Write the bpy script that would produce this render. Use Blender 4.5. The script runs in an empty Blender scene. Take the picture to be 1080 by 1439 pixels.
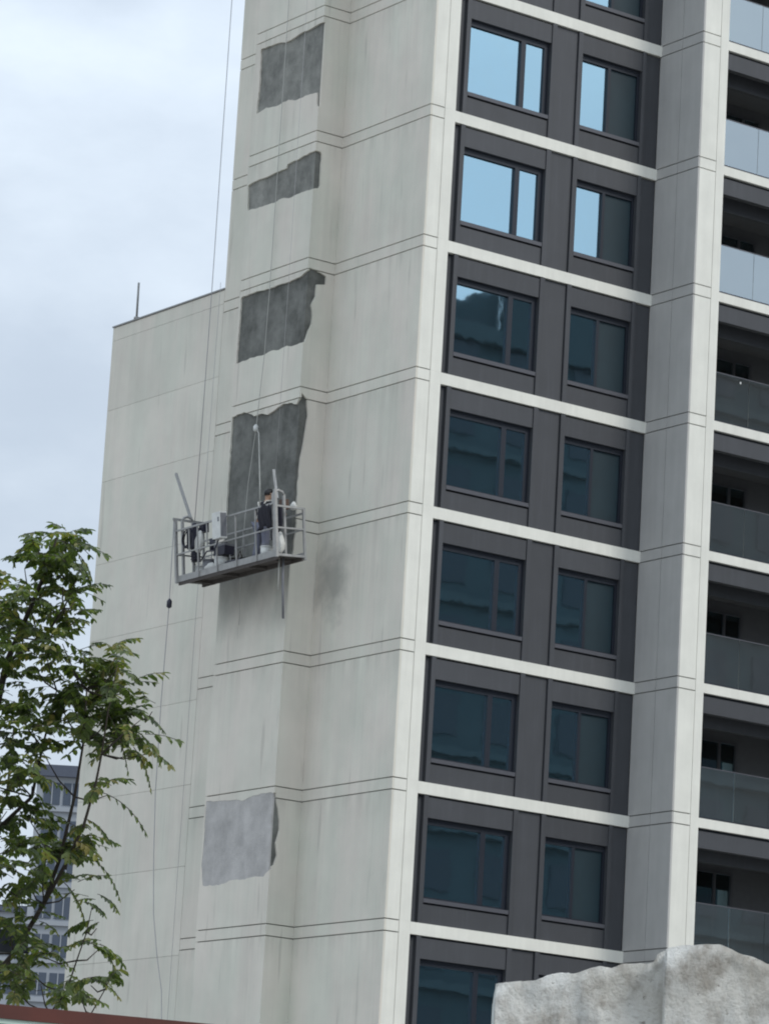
import bpy, bmesh, math, random
from mathutils import Vector, Matrix
random.seed(7)
R = math.radians
sc = bpy.context.scene
COL = sc.collection

# ------------------------------------------------------------------ camera
CAM = Vector((-46.375, -64.576, 1.6))
RT = Vector((0.80706758, -0.58770823, 0.05692943))
UP = Vector((-0.17482079, -0.14574744, 0.97375324))
FW = Vector((0.56398547, 0.79583712, 0.22037165))
FPX = 5326.4
cd = bpy.data.cameras.new('camera')
cam = bpy.data.objects.new('camera', cd)
COL.objects.link(cam)
m3 = Matrix((RT, UP, -FW)).transposed()
cam.matrix_world = Matrix.Translation(CAM) @ m3.to_4x4()
cd.sensor_fit = 'VERTICAL'
cd.sensor_height = 24.0
cd.lens = 24.0 * FPX / 1439.0
cd.clip_start = 0.5
cd.clip_end = 5000
sc.camera = cam


def at(x, y, t):
    """world point seen at photo pixel (x, y), t metres away: used to survey positions"""
    return CAM + (FW + RT * ((x - 540) / FPX) - UP * ((y - 719.5) / FPX)) * t


# ------------------------------------------------------------------ world, sun, exposure
SUN_AZ = (0.42, -0.91)
SUN_EL = 44.0
w = bpy.data.worlds.new('World')
sc.world = w
w.use_nodes = True
nt = w.node_tree
nt.nodes.clear()
N = nt.nodes.new
out = N('ShaderNodeOutputWorld')
bg = N('ShaderNodeBackground')
bg.inputs[1].default_value = 0.1
sky = N('ShaderNodeTexSky')
sky.sky_type = 'NISHITA'
sky.sun_disc = False
sky.sun_elevation = R(SUN_EL)
sky.sun_rotation = math.atan2(SUN_AZ[0], SUN_AZ[1])
sky.air_density = 1.0
sky.dust_density = 1.5
tc = N('ShaderNodeTexCoord')
nz = N('ShaderNodeTexNoise')
nz.inputs['Scale'].default_value = 9.0
nz.inputs['Detail'].default_value = 7
nz.inputs['Roughness'].default_value = 0.52
mp = N('ShaderNodeMapping')
mp.inputs['Scale'].default_value = (1, 1, 1.9)
nt.links.new(tc.outputs['Generated'], mp.inputs[0])
nt.links.new(mp.outputs[0], nz.inputs['Vector'])
cr = N('ShaderNodeValToRGB')
cr.color_ramp.elements[0].position = 0.36
cr.color_ramp.elements[0].color = (0.78, 0.78, 0.78, 1)
cr.color_ramp.elements[1].position = 0.64
cr.color_ramp.elements[1].color = (1, 1, 1, 1)
nt.links.new(nz.outputs['Fac'], cr.inputs[0])
cl = N('ShaderNodeValToRGB')
cl.color_ramp.elements[0].position = 0.30
cl.color_ramp.elements[0].color = (0.585, 0.665, 0.765, 1)
cl.color_ramp.elements[1].position = 0.66
cl.color_ramp.elements[1].color = (0.68, 0.77, 0.87, 1)
nt.links.new(nz.outputs['Fac'], cl.inputs[0])
gain = N('ShaderNodeVectorMath')
gain.operation = 'SCALE'
gain.inputs['Scale'].default_value = 9.6
nt.links.new(cl.outputs[0], gain.inputs[0])
# an overcast sky is brighter overhead than near the horizon: (1 + 2 sin e) / 3
sxz = N('ShaderNodeSeparateXYZ')
nt.links.new(tc.outputs['Generated'], sxz.inputs[0])
cie = N('ShaderNodeMapRange')
cie.inputs[1].default_value = 0.0
cie.inputs[2].default_value = 1.0
cie.inputs[3].default_value = 8.1
cie.inputs[4].default_value = 18.5
nt.links.new(sxz.outputs[2], cie.inputs[0])
nt.links.new(cie.outputs[0], gain.inputs['Scale'])
mx = N('ShaderNodeMix')
mx.data_type = 'RGBA'
nt.links.new(cr.outputs[0], mx.inputs[0])
nt.links.new(sky.outputs[0], mx.inputs[6])
nt.links.new(gain.outputs[0], mx.inputs[7])
nt.links.new(mx.outputs[2], bg.inputs[0])
nt.links.new(bg.outputs[0], out.inputs[0])

sd = bpy.data.lights.new('sun', 'SUN')
sd.energy = 1.5
sd.angle = R(18)
sd.color = (1, 0.96, 0.9)
sun = bpy.data.objects.new('sun', sd)
COL.objects.link(sun)
h = math.cos(R(SUN_EL)) / math.hypot(*SUN_AZ)
sdir = Vector((SUN_AZ[0] * h, SUN_AZ[1] * h, math.sin(R(SUN_EL))))
sun.rotation_euler = sdir.to_track_quat('Z', 'Y').to_euler()
sun.location = (0, -30, 60)

sc.view_settings.view_transform = 'Standard'
sc.view_settings.look = 'None'
sc.view_settings.exposure = 0.12
sc.view_settings.gamma = 1.0
sc.view_settings.use_curve_mapping = False
sc.render.engine = 'CYCLES'
sc.cycles.max_bounces = 5
sc.cycles.diffuse_bounces = 3
sc.cycles.transparent_max_bounces = 12
sc.cycles.pixel_filter_type = 'BLACKMAN_HARRIS'
sc.cycles.filter_width = 2.0


# ------------------------------------------------------------------ materials
def newmat(name):
    m = bpy.data.materials.new(name)
    m.use_nodes = True
    t = m.node_tree
    b = t.nodes.get('Principled BSDF')
    return m, t, b


def mixrgb(t, fac, a, b, mode='MIX'):
    n = t.nodes.new('ShaderNodeMix')
    n.data_type = 'RGBA'
    n.blend_type = mode
    for i, v in ((0, fac), (6, a), (7, b)):
        if hasattr(v, 'links') or isinstance(v, bpy.types.NodeSocket):
            t.links.new(v, n.inputs[i])
        elif i == 0:
            n.inputs[0].default_value = v
        else:
            n.inputs[i].default_value = (*v, 1) if len(v) == 3 else v
    return n.outputs[2]


def math_(t, op, a, b=None, clamp=False):
    n = t.nodes.new('ShaderNodeMath')
    n.operation = op
    n.use_clamp = clamp
    for i, v in enumerate((a, b)):
        if v is None:
            continue
        if isinstance(v, bpy.types.NodeSocket):
            t.links.new(v, n.inputs[i])
        else:
            n.inputs[i].default_value = v
    return n.outputs[0]


def noise(t, scale, vec, detail=4, rough=0.55, stretch=None):
    if stretch:
        mpn = t.nodes.new('ShaderNodeMapping')
        mpn.inputs['Scale'].default_value = stretch
        t.links.new(vec, mpn.inputs[0])
        vec = mpn.outputs[0]
    n = t.nodes.new('ShaderNodeTexNoise')
    n.inputs['Scale'].default_value = scale
    n.inputs['Detail'].default_value = detail
    n.inputs['Roughness'].default_value = rough
    t.links.new(vec, n.inputs['Vector'])
    return n.outputs['Fac']


def ramp(t, v, lo, hi, a=0.0, b=1.0):
    n = t.nodes.new('ShaderNodeMapRange')
    n.inputs[1].default_value = lo
    n.inputs[2].default_value = hi
    n.inputs[3].default_value = a
    n.inputs[4].default_value = b
    t.links.new(v, n.inputs[0])
    return n.outputs[0]


def pos(t):
    return t.nodes.new('ShaderNodeNewGeometry').outputs['Position']


def bump(t, b, v, strength=0.3, dist=0.01):
    n = t.nodes.new('ShaderNodeBump')
    n.inputs['Strength'].default_value = strength
    n.inputs['Distance'].default_value = dist
    t.links.new(v, n.inputs['Height'])
    t.links.new(n.outputs[0], b.inputs['Normal'])


def simple(name, col, rough=0.6, var=0.15, scale=6.0, metallic=0.0, bmp=0.0, each=0.0, streak=0.0):
    m, t, b = newmat(name)
    p = pos(t)
    n = noise(t, scale, p)
    c0 = tuple(c * (1 - var) for c in col)
    c1 = tuple(min(1, c * (1 + var)) for c in col)
    cc = mixrgb(t, n, c0, c1)
    if each:
        oi = t.nodes.new('ShaderNodeObjectInfo')
        vv = ramp(t, oi.outputs['Random'], 0, 1, 1 - each, 1 + each)
        if streak:
            vv = math_(t, 'ADD', vv, ramp(t, noise(t, 9, p, 4, 0.6, (1, 1, 0.07)), 0.5, 0.75, 0.0, streak))
        sc_ = t.nodes.new('ShaderNodeVectorMath')
        sc_.operation = 'SCALE'
        t.links.new(cc, sc_.inputs[0])
        t.links.new(vv, sc_.inputs['Scale'])
        cc = sc_.outputs[0]
    t.links.new(cc, b.inputs['Base Color'])
    b.inputs['Roughness'].default_value = rough
    b.inputs['Metallic'].default_value = metallic
    if bmp:
        bump(t, b, noise(t, scale * 8, p), bmp, 0.01)
    return m


def paint_mat():
    """stone-effect facade paint: faint rain streaks, blotches, one grout smear and a damp area"""
    m, t, b = newmat('facade_paint')
    p = pos(t)
    st = noise(t, 3.2, p, 5, 0.6, (1, 1, 0.05))
    st2 = noise(t, 11.0, p, 4, 0.6, (1, 1, 0.03))
    bl = noise(t, 0.55, p, 4, 0.55)
    tint = noise(t, 1.1, p, 3, 0.5, (1, 1, 0.35))
    base = mixrgb(t, ramp(t, tint, 0.35, 0.65), (0.635, 0.63, 0.55), (0.68, 0.637, 0.565))
    amp = ramp(t, noise(t, 0.42, p, 3, 0.5), 0.38, 0.62, 0.25, 1.0)
    sv = math_(t, 'ADD', ramp(t, st, 0.25, 0.75, -0.085, 0.055), ramp(t, st2, 0.2, 0.8, -0.05, 0.04))
    v = math_(t, 'ADD', math_(t, 'MULTIPLY', sv, amp), 1.0)
    v = math_(t, 'MULTIPLY', v, ramp(t, bl, 0.3, 0.7, 0.93, 1.05))
    mott = noise(t, 2.3, p, 6, 0.6)
    v = math_(t, 'MULTIPLY', v, ramp(t, mott, 0.3, 0.7, 0.975, 1.02))
    # narrow run-down marks
    run = noise(t, 5.5, p, 2, 0.4, (1, 1, 0.09))
    v = math_(t, 'MULTIPLY', v, ramp(t, run, 0.66, 0.74, 1.0, 0.84))
    # grime washed out of each floor joint
    s0 = t.nodes.new('ShaderNodeSeparateXYZ')
    t.links.new(p, s0.inputs[0])
    ph = math_(t, 'FRACT', math_(t, 'DIVIDE', math_(t, 'SUBTRACT', s0.outputs[2], 28.583 - 30.0), 3.0))
    below = ramp(t, ph, 0.72, 1.0, 0.0, 1.0)
    gr = math_(t, 'MULTIPLY', math_(t, 'POWER', below, 2.0), ramp(t, noise(t, 4.0, p, 4, 0.6, (1, 1, 0.06)), 0.42, 0.7, 0.0, 0.20))
    gr = math_(t, 'MULTIPLY', gr, math_(t, 'LESS_THAN', s0.outputs[1], 7.86))
    oi = t.nodes.new('ShaderNodeObjectInfo')
    v = math_(t, 'MULTIPLY', v, ramp(t, oi.outputs['Random'], 0, 1, 0.975, 1.025))
    v = math_(t, 'MULTIPLY', v, math_(t, 'SUBTRACT', 1.0, gr))
    sx = t.nodes.new('ShaderNodeSeparateXYZ')
    t.links.new(p, sx.inputs[0])
    X, Y, Z = sx.outputs
    # cement smear on the wall beside the platform
    dy = math_(t, 'DIVIDE', math_(t, 'SUBTRACT', Y, 2.75), 0.95)
    dz = math_(t, 'DIVIDE', math_(t, 'SUBTRACT', Z, 18.45), 0.95)
    d = math_(t, 'SQRT', math_(t, 'ADD', math_(t, 'MULTIPLY', dy, dy), math_(t, 'MULTIPLY', dz, dz)))
    d = math_(t, 'ADD', d, ramp(t, noise(t, 1.8, p, 6, 0.65), 0.2, 0.8, -0.55, 0.55))
    onS1 = math_(t, 'MULTIPLY', math_(t, 'GREATER_THAN', X, -0.03), math_(t, 'LESS_THAN', Y, 3.36))
    sm = math_(t, 'MULTIPLY', ramp(t, d, 0.15, 1.05, 0.5, 0.0), onS1)
    # damp fresh render below the platform
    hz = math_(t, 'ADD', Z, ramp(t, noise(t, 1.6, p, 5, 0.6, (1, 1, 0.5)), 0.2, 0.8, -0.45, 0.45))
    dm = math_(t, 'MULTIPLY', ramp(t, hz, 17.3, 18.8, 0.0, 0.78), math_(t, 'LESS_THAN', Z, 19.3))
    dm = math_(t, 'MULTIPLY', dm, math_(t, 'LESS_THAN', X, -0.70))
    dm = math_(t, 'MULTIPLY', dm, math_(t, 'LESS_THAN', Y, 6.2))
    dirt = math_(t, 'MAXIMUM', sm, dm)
    n = t.nodes.new('ShaderNodeVectorMath')
    n.operation = 'SCALE'
    t.links.new(base, n.inputs[0])
    t.links.new(v, n.inputs['Scale'])
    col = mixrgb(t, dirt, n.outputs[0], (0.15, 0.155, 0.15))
    t.links.new(col, b.inputs['Base Color'])
    b.inputs['Roughness'].default_value = 0.85
    bump(t, b, noise(t, 45, p, 5, 0.7), 0.25, 0.006)
    return m


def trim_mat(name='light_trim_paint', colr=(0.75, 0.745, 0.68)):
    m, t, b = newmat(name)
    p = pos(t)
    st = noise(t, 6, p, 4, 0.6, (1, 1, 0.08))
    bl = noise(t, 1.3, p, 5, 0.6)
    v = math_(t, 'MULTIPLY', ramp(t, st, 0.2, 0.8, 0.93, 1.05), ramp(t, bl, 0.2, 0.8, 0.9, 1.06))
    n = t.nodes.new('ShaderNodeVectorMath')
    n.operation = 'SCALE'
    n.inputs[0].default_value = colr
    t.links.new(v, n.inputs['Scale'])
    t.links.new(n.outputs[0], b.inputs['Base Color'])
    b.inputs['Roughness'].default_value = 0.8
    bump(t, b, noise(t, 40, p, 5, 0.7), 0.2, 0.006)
    return m


def cement_mat(name, dark, light, scale=2.2):
    m, t, b = newmat(name)
    p = pos(t)
    a = noise(t, scale, p, 8, 0.65)
    c = noise(t, scale * 0.45, p, 4, 0.55, (1, 1, 0.6))
    v = math_(t, 'ADD', math_(t, 'MULTIPLY', a, 0.6), math_(t, 'MULTIPLY', c, 0.4))
    col = mixrgb(t, ramp(t, v, 0.38, 0.62), dark, light)
    drip = ramp(t, noise(t, 4.5, p, 4, 0.6, (1, 1, 0.16)), 0.54, 0.70, 0.0, 0.22)
    col = mixrgb(t, drip, col, tuple(min(1, x * 1.25) for x in light))
    sp = ramp(t, noise(t, 7, p, 4, 0.6), 0.70, 0.78)
    col = mixrgb(t, math_(t, 'MULTIPLY', sp, 0.6), col, tuple(min(1, x * 1.9) for x in light))
    t.links.new(col, b.inputs['Base Color'])
    b.inputs['Roughness'].default_value = 0.95
    bump(t, b, math_(t, 'ADD', a, noise(t, 30, p, 5, 0.7)), 0.6, 0.02)
    return m


def glass_mat(name, tint, refl, fac, rough=0.015, wob=0.0, dust=0.0):
    m, t, b = newmat(name)
    t.nodes.remove(b)
    o = t.nodes.get('Material Output')
    tr = t.nodes.new('ShaderNodeBsdfTransparent')
    tr.inputs[0].default_value = (*tint, 1)
    gl = t.nodes.new('ShaderNodeBsdfGlossy')
    gl.inputs['Color'].default_value = (*refl, 1)
    gl.inputs['Roughness'].default_value = rough
    if wob:
        p = pos(t)
        bn = t.nodes.new('ShaderNodeBump')
        bn.inputs['Strength'].default_value = 1.0
        bn.inputs['Distance'].default_value = wob
        oi = t.nodes.new('ShaderNodeObjectInfo')
        off = t.nodes.new('ShaderNodeVectorMath')
        off.operation = 'ADD'
        sc_ = t.nodes.new('ShaderNodeVectorMath')
        sc_.operation = 'SCALE'
        sc_.inputs[0].default_value = (37.0, 11.0, 23.0)
        t.links.new(oi.outputs['Random'], sc_.inputs['Scale'])
        t.links.new(p, off.inputs[0])
        t.links.new(sc_.outputs[0], off.inputs[1])
        t.links.new(noise(t, 0.8, off.outputs[0], 3, 0.5), bn.inputs['Height'])
        t.links.new(bn.outputs[0], gl.inputs['Normal'])
    lw = t.nodes.new('ShaderNodeFresnel')
    lw.inputs[0].default_value = 1.5
    f = math_(t, 'ADD', math_(t, 'MULTIPLY', lw.outputs[0], 0.8), fac, True)
    if dust:
        df = t.nodes.new('ShaderNodeBsdfDiffuse')
        df.inputs[0].default_value = (0.55, 0.57, 0.56, 1)
        dmx = t.nodes.new('ShaderNodeMixShader')
        t.links.new(ramp(t, noise(t, 2.5, pos(t), 5, 0.6), 0.3, 0.7, dust * 0.85, dust * 1.15), dmx.inputs[0])
        t.links.new(tr.outputs[0], dmx.inputs[1])
        t.links.new(df.outputs[0], dmx.inputs[2])
        tr = dmx
    mxn = t.nodes.new('ShaderNodeMixShader')
    t.links.new(f, mxn.inputs[0])
    t.links.new(tr.outputs[0], mxn.inputs[1])
    t.links.new(gl.outputs[0], mxn.inputs[2])
    t.links.new(mxn.outputs[0], o.inputs[0])
    return m


def leaf_mat():
    m, t, b = newmat('leaf_green')
    o = t.nodes.get('Material Output')
    g = t.nodes.new('ShaderNodeNewGeometry')
    r = t.nodes.new('ShaderNodeValToRGB')
    e = r.color_ramp.elements
    e[0].position = 0.0
    e[0].color = (0.026, 0.040, 0.016, 1)
    e[1].position = 1.0
    e[1].color = (0.25, 0.28, 0.08, 1)
    for q, c in ((0.35, (0.055, 0.080, 0.024, 1)), (0.62, (0.105, 0.14, 0.036, 1)), (0.86, (0.21, 0.175, 0.065, 1))):
        x = e.new(q)
        x.color = c
    big = noise(t, 2.6, g.outputs['Position'], 3)
    v = math_(t, 'ADD', math_(t, 'MULTIPLY', g.outputs['Random Per Island'], 0.55), ramp(t, big, 0.25, 0.75, -0.05, 0.5))
    t.links.new(v, r.inputs[0])
    t.links.new(r.outputs[0], b.inputs['Base Color'])
    b.inputs['Roughness'].default_value = 0.42
    tl = t.nodes.new('ShaderNodeBsdfTranslucent')
    t.links.new(mixrgb(t, 1.0, r.outputs[0], (1.5, 1.7, 0.7), 'MULTIPLY'), tl.inputs[0])
    ms = t.nodes.new('ShaderNodeMixShader')
    ms.inputs[0].default_value = 0.42
    t.links.new(b.outputs[0], ms.inputs[1])
    t.links.new(tl.outputs[0], ms.inputs[2])
    t.links.new(ms.outputs[0], o.inputs[0])
    return m


MAT = {
    'paint': paint_mat(),
    'trim': trim_mat(),
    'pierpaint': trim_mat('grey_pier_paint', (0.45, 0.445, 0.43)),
    'groove': simple('joint_mortar', (0.26, 0.265, 0.26), 0.9),
    'cement': cement_mat('bare_cement_backing', (0.085, 0.088, 0.080), (0.205, 0.208, 0.193)),
    'cement2': cement_mat('weathered_cement_backing', (0.14, 0.143, 0.132), (0.30, 0.30, 0.275), 2.6),
    'mortar': cement_mat('fresh_light_mortar', (0.36, 0.35, 0.34), (0.52, 0.505, 0.49), 2.4),
    'metal': simple('dark_aluminium_cladding', (0.050, 0.053, 0.060), 0.55, 0.15, 1.6, 0, 0, 0.10, 0.18),
    'metal2': simple('dark_window_frame', (0.015, 0.019, 0.029), 0.4, 0.1),
    'sill': simple('sill_aluminium', (0.085, 0.087, 0.10), 0.4, 0.1),
    'glass': glass_mat('coated_window_glass', (0.30, 0.52, 0.56), (0.585, 0.86, 1.0), 0.64, 0.02, 0.0014, 0.02),
    'doorglass': glass_mat('balcony_door_glass', (0.35, 0.5, 0.52), (0.7, 0.9, 1.0), 0.12, 0.01, 0.001, 0.03),
    'rail': glass_mat('balcony_rail_glass', (0.60, 0.70, 0.72), (0.84, 0.95, 1.0), 0.42, 0.02, 0.001, 0.11),
    'paintedrefl': simple('painted_reflection_pane', (0.008, 0.026, 0.036), 0.5, 0.25, 2.0),  # flat dark colour standing in for the pier mirrored in the sash
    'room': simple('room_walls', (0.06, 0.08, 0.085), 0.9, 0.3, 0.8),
    'curtain': simple('pale_curtain', (0.22, 0.25, 0.25), 0.9, 0.3, 3.0),
    'balcony': simple('balcony_wall_cladding', (0.12, 0.122, 0.132), 0.8, 0.15),
    'roofedge': simple('roof_flashing', (0.27, 0.27, 0.27), 0.7),
    'steel': simple('galvanised_steel', (0.33, 0.33, 0.325), 0.55, 0.35, 7.0, 0.25),
    'deck': simple('dirty_deck_underside', (0.075, 0.066, 0.062), 0.85, 0.4, 6.0),
    'darkmotor': simple('hoist_motor_enamel', (0.018, 0.018, 0.035), 0.45, 0.3),
    'wire': simple('wire_rope', (0.33, 0.33, 0.34), 0.6),
    'rope': simple('pale_rope', (0.42, 0.42, 0.39), 0.9),
    'white': simple('white_enamel', (0.62, 0.63, 0.61), 0.5, 0.25, 7.0),
    'bag': simple('white_woven_sack', (0.60, 0.60, 0.57), 0.85, 0.12, 14.0, 0, 0.5),
    'greyplastic': simple('grey_plastic', (0.16, 0.165, 0.18), 0.6, 0.3),
    'skin': simple('skin', (0.40, 0.24, 0.16), 0.6, 0.08),
    'hair': simple('black_hair', (0.01, 0.01, 0.011), 0.5, 0.2),
    'shirt': simple('dark_navy_shirt', (0.014, 0.014, 0.022), 0.9, 0.3, 8.0),
    'vest': simple('taupe_vest', (0.10, 0.09, 0.095), 0.9, 0.2, 8.0),
    'trousers': simple('blue_grey_trousers', (0.17, 0.18, 0.235), 0.9, 0.25, 7.0),
    'shoe': simple('black_shoe', (0.02, 0.02, 0.02), 0.7),
    'strap': simple('pale_webbing', (0.55, 0.54, 0.50), 0.8),
    'orange': simple('rusty_safety_lock', (0.10, 0.055, 0.04), 0.6),
    'ground': simple('site_ground', (0.30, 0.285, 0.26), 0.95, 0.25, 0.3),
    'leaf': leaf_mat(),
    'bark': simple('bark', (0.045, 0.036, 0.028), 0.95, 0.3, 20.0, 0, 0.6),
    'cap': simple('rust_red_rail', (0.075, 0.014, 0.007), 0.6, 0.45, 5.0),
    'teal': simple('teal_hoarding_sheet', (0.10, 0.34, 0.29), 0.5, 0.15, 3.0),
    'tealpale': simple('pale_hoarding_bead', (0.50, 0.62, 0.55), 0.5, 0.1),
    'bluewall': simple('far_pale_blue_wall', (0.31, 0.335, 0.37), 0.9, 0.08, 0.2),
    'bluewin': simple('far_slate_window', (0.06, 0.078, 0.11), 0.4, 0.15),
    'blueroof': simple('far_slate_roof', (0.075, 0.088, 0.12), 0.7),
    'slate': simple('slate_board_paint', (0.035, 0.04, 0.06), 0.6, 0.2),
    'oppwall': simple('dark_block_wall', (0.05, 0.072, 0.08), 0.9, 0.3, 0.15),
    'oppwin': simple('dark_block_window', (0.02, 0.03, 0.04), 0.3, 0.2),
    'oppband': simple('dark_block_band', (0.062, 0.085, 0.092), 0.9),
}


def rubble_mat():
    m, t, b = newmat('broken_concrete')
    p = pos(t)
    a = noise(t, 7, p, 8, 0.65)
    c = noise(t, 2.4, p, 5, 0.6)
    col = mixrgb(t, ramp(t, c, 0.36, 0.62), (0.64, 0.62, 0.56), (0.80, 0.80, 0.76))
    col = mixrgb(t, ramp(t, a, 0.50, 0.66, 0.0, 0.75), col, (0.30, 0.265, 0.22))
    fine = noise(t, 60, p, 6, 0.75)
    col = mixrgb(t, ramp(t, fine, 0.58, 0.72, 0, 0.5), col, (0.30, 0.27, 0.23))
    pit = noise(t, 24, p, 4, 0.6)
    col = mixrgb(t, ramp(t, pit, 0.66, 0.72, 0, 0.75), col, (0.17, 0.145, 0.115))
    t.links.new(col, b.inputs['Base Color'])
    b.inputs['Roughness'].default_value = 0.95
    bump(t, b, math_(t, 'ADD', a, math_(t, 'ADD', fine, math_(t, 'MULTIPLY', pit, -1.0))), 1.0, 0.018)
    return m


MAT['rubble'] = rubble_mat()


# ------------------------------------------------------------------ mesh helpers
class MB:
    def __init__(s):
        s.v = []
        s.f = []
        s.sm = []

    def add(s, vs, fs, smooth=False):
        o = len(s.v)
        s.v += [tuple(v) for v in vs]
        s.f += [tuple(i + o for i in f) for f in fs]
        s.sm += [smooth] * len(fs)
        return s

    def box(s, x0, x1, y0, y1, z0, z1):
        vs = [(x0, y0, z0), (x1, y0, z0), (x1, y1, z0), (x0, y1, z0), (x0, y0, z1), (x1, y0, z1), (x1, y1, z1), (x0, y1, z1)]
        fs = [(3, 2, 1, 0), (4, 5, 6, 7), (0, 1, 5, 4), (1, 2, 6, 5), (2, 3, 7, 6), (3, 0, 4, 7)]
        return s.add(vs, fs)

    def tube(s, pts, rad, n=8, cap=True):
        pts = [Vector(p) for p in pts]
        rr = rad if isinstance(rad, (list, tuple)) else [rad] * len(pts)
        vs = []
        for i, p in enumerate(pts):
            d = (pts[min(i + 1, len(pts) - 1)] - pts[max(i - 1, 0)]).normalized()
            a = d.orthogonal().normalized() if i == 0 else (prev - d * prev.dot(d)).normalized()
            prev = a
            b = d.cross(a)
            for k in range(n):
                q = 2 * math.pi * k / n
                vs.append(p + (a * math.cos(q) + b * math.sin(q)) * rr[i])
        fs = []
        for i in range(len(pts) - 1):
            for k in range(n):
                k2 = (k + 1) % n
                fs.append((i * n + k, i * n + k2, (i + 1) * n + k2, (i + 1) * n + k))
        s.add(vs, fs, True)
        if cap:
            o = len(s.v) - len(vs)
            s.f += [tuple(o + k for k in reversed(range(n))), tuple(o + (len(pts) - 1) * n + k for k in range(n))]
            s.sm += [False, False]
        return s

    def bar(s, a, b, wd):
        """square section bar"""
        a, b = Vector(a), Vector(b)
        d = (b - a).normalized()
        u = d.cross(Vector((0, 0, 1)))
        u = u.normalized() if u.length > 0.1 else Vector((1, 0, 0))
        v = d.cross(u)
        vs = [p + u * sx * wd / 2 + v * sy * wd / 2 for p in (a, b) for sx, sy in ((-1, -1), (1, -1), (1, 1), (-1, 1))]
        return s.add(vs, [(3, 2, 1, 0), (4, 5, 6, 7), (0, 1, 5, 4), (1, 2, 6, 5), (2, 3, 7, 6), (3, 0, 4, 7)])

    def lathe(s, c, prof, n=16):
        c = Vector(c)
        vs = []
        for r_, z in prof:
            for k in range(n):
                q = 2 * math.pi * k / n
                vs.append(c + Vector((r_ * math.cos(q), r_ * math.sin(q), z)))
        fs = []
        for i in range(len(prof) - 1):
            for k in range(n):
                k2 = (k + 1) % n
                fs.append((i * n + k, i * n + k2, (i + 1) * n + k2, (i + 1) * n + k))
        s.add(vs, fs, True)
        o = len(s.v) - len(vs)
        s.f.append(tuple(o + k for k in reversed(range(n))))
        s.sm.append(False)
        s.f.append(tuple(o + (len(prof) - 1) * n + k for k in range(n)))
        s.sm.append(False)
        return s

    def mesh(s, name, mat):
        me = bpy.data.meshes.new(name)
        me.from_pydata(s.v, [], s.f)
        me.polygons.foreach_set('use_smooth', s.sm)
        me.materials.append(MAT[mat])
        me.update()
        return me

    def build(s, name, mat, parent=None, loc=(0, 0, 0)):
        return link(name, s.mesh(name, mat), parent, loc)


def link(name, me, parent=None, loc=(0, 0, 0)):
    o = bpy.data.objects.new(name, me)
    COL.objects.link(o)
    o.location = loc
    if parent:
        o.parent = parent
    return o


def tag(o, label=None, cat=None, group=None, kind=None):
    for k, v in (('label', label), ('category', cat), ('group', group), ('kind', kind)):
        if v:
            o[k] = v
    return o


def empty(name, loc=(0, 0, 0), rot=(0, 0, 0)):
    o = bpy.data.objects.new(name, None)
    COL.objects.link(o)
    o.location = loc
    o.rotation_euler = rot
    return o


def B(*a):
    return MB().box(*a)


# ------------------------------------------------------------------ ground
g = MB().add([(-2500, -2500, 0), (2500, -2500, 0), (2500, 2500, 0), (-2500, 2500, 0)], [(0, 1, 2, 3)]).build('ground', 'ground')
g['kind'] = 'structure'

# ------------------------------------------------------------------ the tower under repair
Z0 = 28.84            # top of the floor band of storey 0
HF = 3.0              # storey height
BH = 0.257            # height of the floor band
A_ = 0.727            # how far the side bay projects
D1 = 3.35
D2 = 6.10
D3 = 7.86
D4 = 12.80
XP = 0.68
XQ = 6.488
YR = -1.462
XR = 7.256
XE = 12.2
TOP = Z0 + 6 * HF
ROWS = range(-4, 9)
G = 0.012             # half joint width
T = 0.05              # facing thickness
tower = tag(empty('apartment_tower', (0, 0, 0)),
            'tall grey apartment tower with dark window bays and facing missing in patches', 'building')
# cores behind the facing
MB().box(T, 0.30, T, D3, 0, TOP).box(T, XP - 0.003, T, 0.30, 0, TOP).build('wall_core', 'groove', tower)
B(-A_ + T, T - 0.002, D1 + T, D2 - 0.02, 0, TOP).build('bay_core', 'cement', tower)
B(0.30, XE, 4.6, D3 - 0.01, 0, TOP).build('rear_block', 'groove', tower)
B(XQ + T, XR - T, YR + T, 0.32, 0, TOP).build('pier_core', 'groove', tower)
wing = B(T, 6.0, D3 + 0.002, D4 - 0.03, 0, 26.13).build('low_wing', 'groove', tower)
B(-0.025, 6.05, D3 + 0.004, D4 + 0.02, 26.15, 26.185).build('parapet_coping', 'roofedge', wing)
B(0.0, XE, 0.0, D3, TOP, TOP + 0.4).build('roof_slab', 'trim', tower)


def seg_pair(zu):
    """z spans of the floor band and the storey panel below it"""
    return (zu - BH + G, zu - G), (zu - HF + G, zu - BH - G)


panels = []            # facing panels, kept for cutting the holes
cache = {}


def facing(name, x0, x1, y0, y1, z0, z1, mat, loc, key):
    if key not in cache:
        cache[key] = B(x0, x1, y0, y1, z0, z1).mesh(name, mat)
    o = link(name, cache[key], tower, loc)
    panels.append(o)
    return o


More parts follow.
